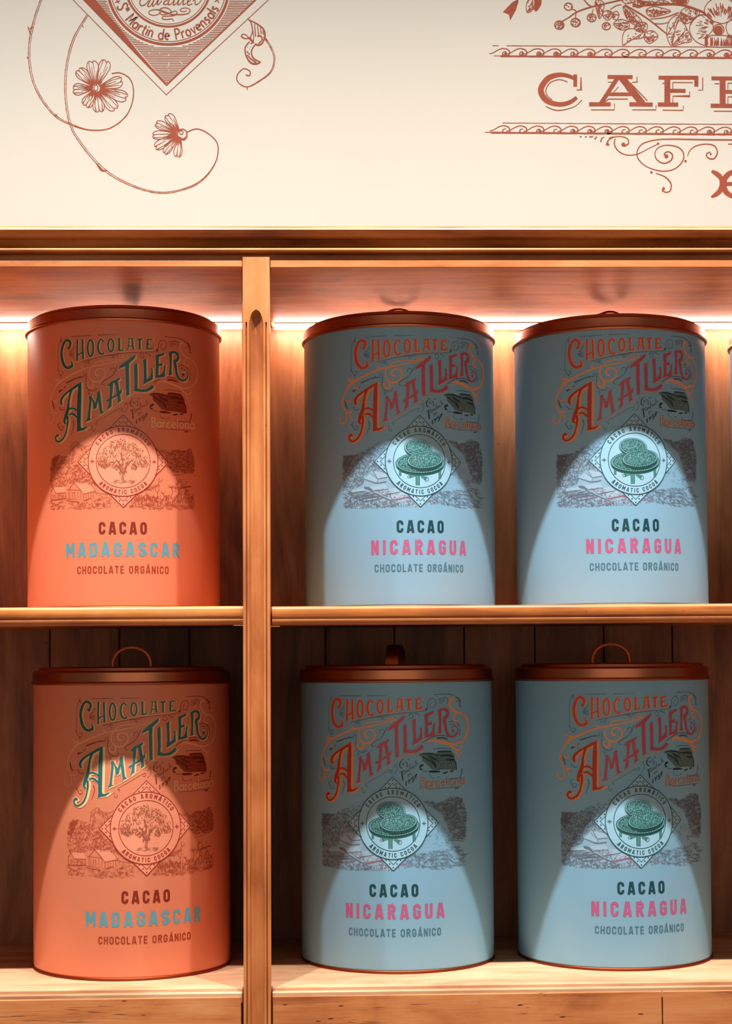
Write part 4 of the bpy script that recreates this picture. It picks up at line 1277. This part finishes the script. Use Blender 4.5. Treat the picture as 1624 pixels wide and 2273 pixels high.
for (tx, ty), d, n_ in (((500, 332), 0.1, 4), ((582, 330), 0.1, 4), ((668, 440), 0.1, 4), ((694, 535), 0.2, 4), ((632, 598), 0.2, 4), ((543, 612), 0.9, 5), ((465, 580), 0.9, 5), ((398, 490), 0.6, 5), ((425, 380), 0.5, 5)):
    petal((525, 482), (tx, ty), 62, n_, d)
vi.ring(*wpt('l', 526, 482), 24 * KL, 6 * KL, 27 * KL, 30); vi.ring(*wpt('l', 524, 480), 11 * KL, 4 * KL, 15 * KL, 20)
for k in range(40):
    a = rnd.uniform(0, 6.28); r0 = rnd.uniform(27, 34); r1 = r0 + rnd.uniform(6, 18)
    vi.line(wt('l', '%f,%f,5 %f,%f,2' % (525 + r0 * math.cos(a), 482 + r0 * math.sin(a), 525 + r1 * math.cos(a), 482 + r1 * math.sin(a))))
for (tx, ty), wd_, d in (((912, 626), 52, 0.4), ((850, 672), 46, 0.2), ((832, 740), 46, 0.2), ((846, 806), 50, 0.4), ((896, 838), 40, 0.4), ((968, 858), 44, 0.8)):
    petal((985, 730), (tx, ty), wd_, 4, d)
vi.ring(*wpt('l', 995, 732), 26 * KL, 6 * KL, 27 * KL, 26); vi.ring(*wpt('l', 990, 724), 10 * KL, 5 * KL, 11 * KL, 16)
vi.line(wt('l', '1018,722,6 1020,745,8 1005,765,7 985,758,6'))
# curled leaf on the right stem
for st in ('1352,100,4 1372,128,6 1378,170,5 1362,212,6 1350,196,5 1328,186,6 1318,200,8 1345,212,6 1365,205,5', '1358,108,6 1410,135,8 1442,165,8 1447,198,9', '1447,200,9 1432,236,8 1408,248,10 1395,238,6',
           '1378,150,4 1385,220,5 1368,240,6', '1405,200,8 1420,195,9 1432,215,7 1410,240,6', '1362,228,7 1338,262,7 1346,310,8 1372,345,10 1405,348,10 1424,338,5', '1395,240,7 1374,275,7 1378,310,8 1400,330,8 1424,338,4',
           '1350,300,6 1370,322,8 1398,342,8', '1345,280,4 1365,300,5', '1390,130,4 1395,200,7', '1405,140,4 1412,190,7', '1420,150,4 1428,185,7', '1435,165,4 1440,190,6', '1370,120,3 1383,190,5',
           '1360,205,14 1385,235,9', '1442,202,10 1460,225,9'):
    vi.line(wt('l', st))
for x, y_ in ((1352, 258), (1362, 268), (1354, 280), (1368, 256), (1364, 288)): vi.disc(*wpt('l', x, y_), 2 * KL, n=6)
vi.build('mural_vines', 'ink', wall, OnWall(0.0004))

# -- right emblem
ca_ = Art(0.003)


def rough_line(art, frame, x0, x1, y0, y1, w, brk=0.0):
    """a hand-printed rule: slightly ragged, broken at its faded end"""
    x = x0
    while x < x1:
        e_ = min(x1, x + rnd.uniform(18, 60))
        f = (x - x0) / (x1 - x0); g = (e_ - x0) / (x1 - x0)
        if not (brk and rnd.random() < brk * max(0, 1 - (x - x0) / 220)):
            ww = w * rnd.uniform(0.85, 1.15)
            art.line(wt(frame, '%f,%f,%f %f,%f,%f' % (x, y0 + (y1 - y0) * f + rnd.uniform(-.6, .6), ww, e_ + 1.5, y0 + (y1 - y0) * g + rnd.uniform(-.6, .6), ww)), smooth=False)
        x = e_


for yt, yb, sl, xa in ((287, 352, 1.0, 130), (772, 832, 1.0, 72)):
    rough_line(ca_, 'r', 70, 1900, yt, yt + 11, 4.5, 0.6)
    rough_line(ca_, 'r', xa + 40, 1900, yb + 1, yb + 15, 11)
    rough_line(ca_, 'r', xa, xa + 60, yb - 1, yb, 4)
    for i in range(17):
        x0 = 118 + 107 * i; y0 = yt + 17 + x0 * 0.0062
        ca_.line(wt('r', ' '.join('%f,%f,%f' % (x0 + a, y0 + c, w) for a, c, w in
                                  ((-18, 34, 4), (10, 26, 5), (36, 10, 6), (66, 0, 6), (98, 6, 7), (112, 24, 8), (104, 42, 8), (84, 46, 9), (66, 36, 8), (72, 22, 6), (88, 20, 5)))))
        if rnd.random() < 0.45: ca_.disc(*wpt('r', x0 + 86, y0 + 32), rnd.uniform(8, 14) * KR, n=10)
ca_.build('mural_scroll_bands', 'ink', wall, OnWall(0.0004))
cf = Art(0.003)
for st, sm in (('642,498,20 600,478,24 540,470,28 470,492,35 424,562,37 455,627,36 530,655,29 600,645,27 650,612,22', 1), ('640,468,24 640,544,24', 0),
               ('727,655,26 862,655,26', 0), ('980,655,26 1126,657,26', 0), ('843,483,24 1000,484,24', 0), ('908,485,27 800,652,27', 0), ('930,485,44 1062,652,44', 0), ('848,592,22 1004,592,22', 0),
               ('1218,488,38 1218,656,38', 0), ('1163,488,24 1412,488,24', 0), ('1400,480,26 1400,543,26', 0), ('1222,570,24 1332,571,24', 0), ('1325,562,12 1325,582,12', 0), ('1158,656,26 1286,657,26', 0),
               ('1565,490,38 1565,664,38', 0), ('1495,492,24 1740,494,24', 0), ('1568,576,24 1690,578,24', 0), ('1490,664,26 1740,666,26', 0), ('1730,485,24 1730,545,24', 0), ('1730,612,24 1730,675,24', 0)):
    cf.line(wt('r', st), smooth=bool(sm))
for st, sm in (('592,515,5 540,500,5 482,520,6 455,570,6 470,608,5 495,625,4', 1), ('455,668,5 500,688,6 545,693,6 620,676,5 655,655,4 682,628,5', 1), ('648,565,6 676,565,6 676,484,6', 0),
               ('738,690,5 886,690,6 886,650,6', 0), ('998,690,5 1147,690,6 1147,662,6', 0), ('1028,482,5 1028,516,6 996,517,5', 0), ('985,520,5 1092,632,6', 0), ('845,516,4 880,517,5', 0),
               ('822,640,5 852,622,6 970,622,6', 0), ('912,545,5 880,580,4', 0), ('938,520,5 972,575,5', 0), ('1440,488,6 1440,566,6 1412,566,5', 0), ('1252,518,5 1378,519,5', 0), ('1252,518,5 1252,556,5', 0), ('1358,575,5 1358,604,6 1252,604,6 1252,642,6', 0),
               ('1188,692,5 1318,693,6 1318,664,6', 0), ('1186,523,5 1202,523,5', 0), ('1598,522,5 1700,523,5', 0), ('1598,522,5 1598,560,5', 0), ('1598,610,5 1598,650,5', 0), ('1598,608,5 1700,609,5', 0),
               ('1510,698,6 1760,700,6', 0), ('1514,526,5 1545,526,5', 0)):
    cf.line(wt('r', st), smooth=bool(sm))
cf.build('mural_word_lettering', 'ink', wall, OnWall(0.0005))
fl = Art(0.003)
for st in ('838,912,16 846,884,8 880,862,6 930,858,6 968,872,7 974,902,8 945,918,12', '890,870,7 886,910,8 915,952,7 965,974,6 1030,968,6 1095,936,5 1165,902,6',
           '1900,880,9 1500,878,9 1250,874,8 1140,880,7 1060,905,7 1028,955,7 1040,1005,7 1095,1050,6 1185,1075,7 1265,1060,7 1315,1010,8 1318,960,8 1285,925,8 1220,912,7 1165,925,6 1140,962,6 1152,1002,7 1195,1026,8 1240,1008,9 1250,972,9 1222,952,8 1198,968,9 1212,984,12',
           '1345,980,5 1360,945,6 1400,916,7 1465,905,7 1515,918,8 1532,960,8 1508,998,9 1470,990,8 1465,965,8 1488,955,7', '1145,1088,5 1205,1112,8 1240,1152,9 1238,1195,8 1212,1208,8 1186,1196,10 1198,1176,12',
           '1600,905,7 1700,905,7', '668,860,7 680,858,7', '700,862,7 712,858,7', '728,860,8 752,858,7', '762,874,9 775,858,8', '800,892,9 806,870,8 822,862,6', '850,868,5 880,858,6'):
    fl.line(wt('r', st))
for x, y_, r_ in ((1212, 982, 13), (942, 908, 13), (1332, 1012, 8), (1118, 1083, 8), (1160, 902, 8), (846, 908, 8), (1196, 1186, 8), (1490, 968, 7)): fl.disc(*wpt('r', x, y_), r_ * KR, n=14)
fl.build('mural_flourish', 'ink', wall, OnWall(0.0004))
ge = Art(0.003)
for st in ('1496,1074,16 1528,1092,30 1556,1120,30 1562,1156,32 1550,1195,32 1525,1220,28 1494,1238,12', '1660,1074,20 1618,1084,30 1584,1112,34 1572,1156,34 1586,1205,34 1630,1234,26 1670,1236,16', '1560,1156,24 1690,1154,24', '1668,1070,16 1660,1110,14', '1672,1240,16 1662,1205,14'):
    ge.line(wt('r', st))
ge.build('mural_initial', 'ink', wall, OnWall(0.0005))

# -- blossom spray above the upper band
bl = Art(0.003)


def leaf(pts, dark, vein=True, outline=5.0):
    """outlined leaf; part of it inked with close strokes"""
    P = wt('r', pts, outline)
    bl.line(P, closed=True)
    q = [tuple(float(z) for z in t.split(',')[:2]) for t in pts.split()]
    n_ = len(q); a = q[0]; b_ = q[n_ // 2]
    if vein: bl.line(wt('r', '%f,%f,6 %f,%f,4' % (a[0], a[1], b_[0], b_[1])))
    if dark:
        xs = [z[0] for z in q]; ys = [z[1] for z in q]
        k = 0
        for _ in range(int(dark * 400)):
            x, y_ = rnd.uniform(min(xs), max(xs)), rnd.uniform(min(ys), max(ys))
            if not inside(q, x, y_): continue
            s_ = (b_[0] - a[0]) * (y_ - a[1]) - (b_[1] - a[1]) * (x - a[0])
            if s_ < 0 and rnd.random() < 0.8: continue
            an = math.atan2(b_[1] - a[1], b_[0] - a[0]) + rnd.gauss(0.5, 0.25); L = rnd.uniform(5, 15)
            x2, y2 = x + math.cos(an) * L, y_ + math.sin(an) * L
            if inside(q, x2, y2): bl.line(wt('r', '%f,%f,6 %f,%f,3' % (x, y_, x2, y2)))


bl.fill([(a, c) for a, c, _ in wt('r', '186,76 215,45 245,15 280,-5 284,8 268,62 232,128 224,92')])
bl.line(wt('r', '225,90,3 255,50,3'))
leaf('340,80 332,40 345,0 378,-14 385,20 372,62', 0.3); bl.fill([(a, c) for a, c, _ in wt('r', '378,-10 430,-8 426,30 408,60 392,74 372,50 388,20')])
for st in ('545,142,7 600,110,8 650,76,9 740,44,10 850,18,9 950,-5,9', '690,-8,6 720,28,8 748,44,6', '650,78,8 636,62,6 612,58,5', '640,120,6 645,80,6', '745,90,6 752,55,5', '950,30,10 1060,95,10 1130,145,9 1212,212,8',
           '1000,40,10 1150,30,14 1300,30,16 1440,75,14', '1110,120,6 1200,110,7 1290,80,9', '1440,75,12 1500,130,10', '860,60,6 900,35,6 930,30,6', '1130,148,7 1180,150,6 1230,140,5'):
    bl.line(wt('r', st))
for x, y_, r_, d in ((597, 42, 26, 0.15), (540, 158, 30, 0.8), (642, 142, 30, 0.5), (743, 112, 28, 0.45), (835, 165, 26, 0.3)):
    bl.ring(*wpt('r', x, y_), r_ * KR, 7 * KR, r_ * 0.9 * KR, 26)
    for _ in range(int(d * 60)):
        a = rnd.uniform(0, 6.28); q = r_ * math.sqrt(rnd.random()) * 0.9
        bl.disc(*wpt('r', x + q * math.cos(a) + 3, y_ + q * math.sin(a) * 0.8), rnd.uniform(2.5, 5) * KR, n=7)
for pts, d in (('765,10 790,0 820,20 815,70 792,118 775,70', 0.5), ('812,100 822,72 850,66 872,80 868,108 842,128', 0.15), ('872,85 900,70 915,95 900,125 876,115', 0.1), ('880,150 920,122 975,140 972,180 920,186', 0.25),
               ('940,40 985,62 1050,120 1060,165 1000,150 960,110', 1.2), ('1030,5 1080,-10 1180,0 1230,20 1150,30 1070,28', 0.5), ('1085,65 1130,42 1200,55 1240,72 1180,96 1110,104', 0.5),
               ('940,285 942,210 985,180 1075,200 1060,238 990,250', 0.2), ('1010,170 1050,140 1090,150 1085,190 1040,200', 0.2), ('1070,235 1085,200 1130,195 1160,230 1130,262 1098,272', 0.3),
               ('1215,225 1222,150 1250,110 1290,98 1268,180 1245,285', 0.3), ('1250,285 1262,200 1300,120 1340,180 1370,255 1320,270', 0.8), ('1300,75 1350,45 1420,70 1390,120 1330,150 1300,120', 1.0),
               ('1240,0 1300,-20 1350,-10 1340,25 1290,30', 1.0), ('1000,25 1030,48 1060,42 1070,22 1040,0', 0.6), ('930,0 960,-25 1010,-20 1010,10 960,22', 0.1)):
    leaf(pts, d)
bl.ring(*wpt('r', 1540, 186), 34 * KR, 6 * KR, n=30)
bl.disc(*wpt('r', 1538, 190), 29 * KR, n=22)
for pts in ('1360,160 1390,110 1440,92 1490,120 1505,180 1470,232 1465,285 1400,262 1365,215', '1450,60 1480,10 1540,-15 1610,0 1650,50 1640,110 1590,140 1560,148 1500,130 1470,105',
            '1465,290 1480,230 1540,222 1620,230 1660,260 1650,292', '1590,150 1660,110 1720,150 1720,220 1650,240 1600,215'):
    bl.line(wt('r', pts, 5), closed=True)
for st in ('1362,158,7 1395,108,8 1440,92,7', '1465,282,22 1462,240,18 1470,215,10', '1490,130,26 1505,148,22', '1595,225,24 1624,232,20'): bl.line(wt('r', st))
for k in range(70):                            # petal hatching
    x = rnd.uniform(1470, 1640); L = rnd.uniform(20, 55)
    bl.line(wt('r', '%f,%f,5 %f,%f,3' % (x, 288, x + rnd.uniform(-5, 5), 288 - L)))
for k in range(64):
    a = rnd.uniform(-2.5, -0.6); r0 = rnd.uniform(60, 110); L = rnd.uniform(15, 42)
    bl.line(wt('r', '%f,%f,3 %f,%f,7' % (1550 + r0 * math.cos(a), 165 + r0 * math.sin(a), 1550 + (r0 + L) * math.cos(a), 165 + (r0 + L) * math.sin(a))))
for k in range(30):
    a = rnd.uniform(2.5, 3.9); r0 = rnd.uniform(70, 120); L = rnd.uniform(15, 35)
    bl.line(wt('r', '%f,%f,3 %f,%f,4' % (1545 + r0 * math.cos(a), 180 + r0 * math.sin(a), 1545 + (r0 + L) * math.cos(a), 180 + (r0 + L) * math.sin(a))))
tag(bl.build('mural_blossom_spray', 'ink', wall, OnWall(0.0004)), kind='stuff')
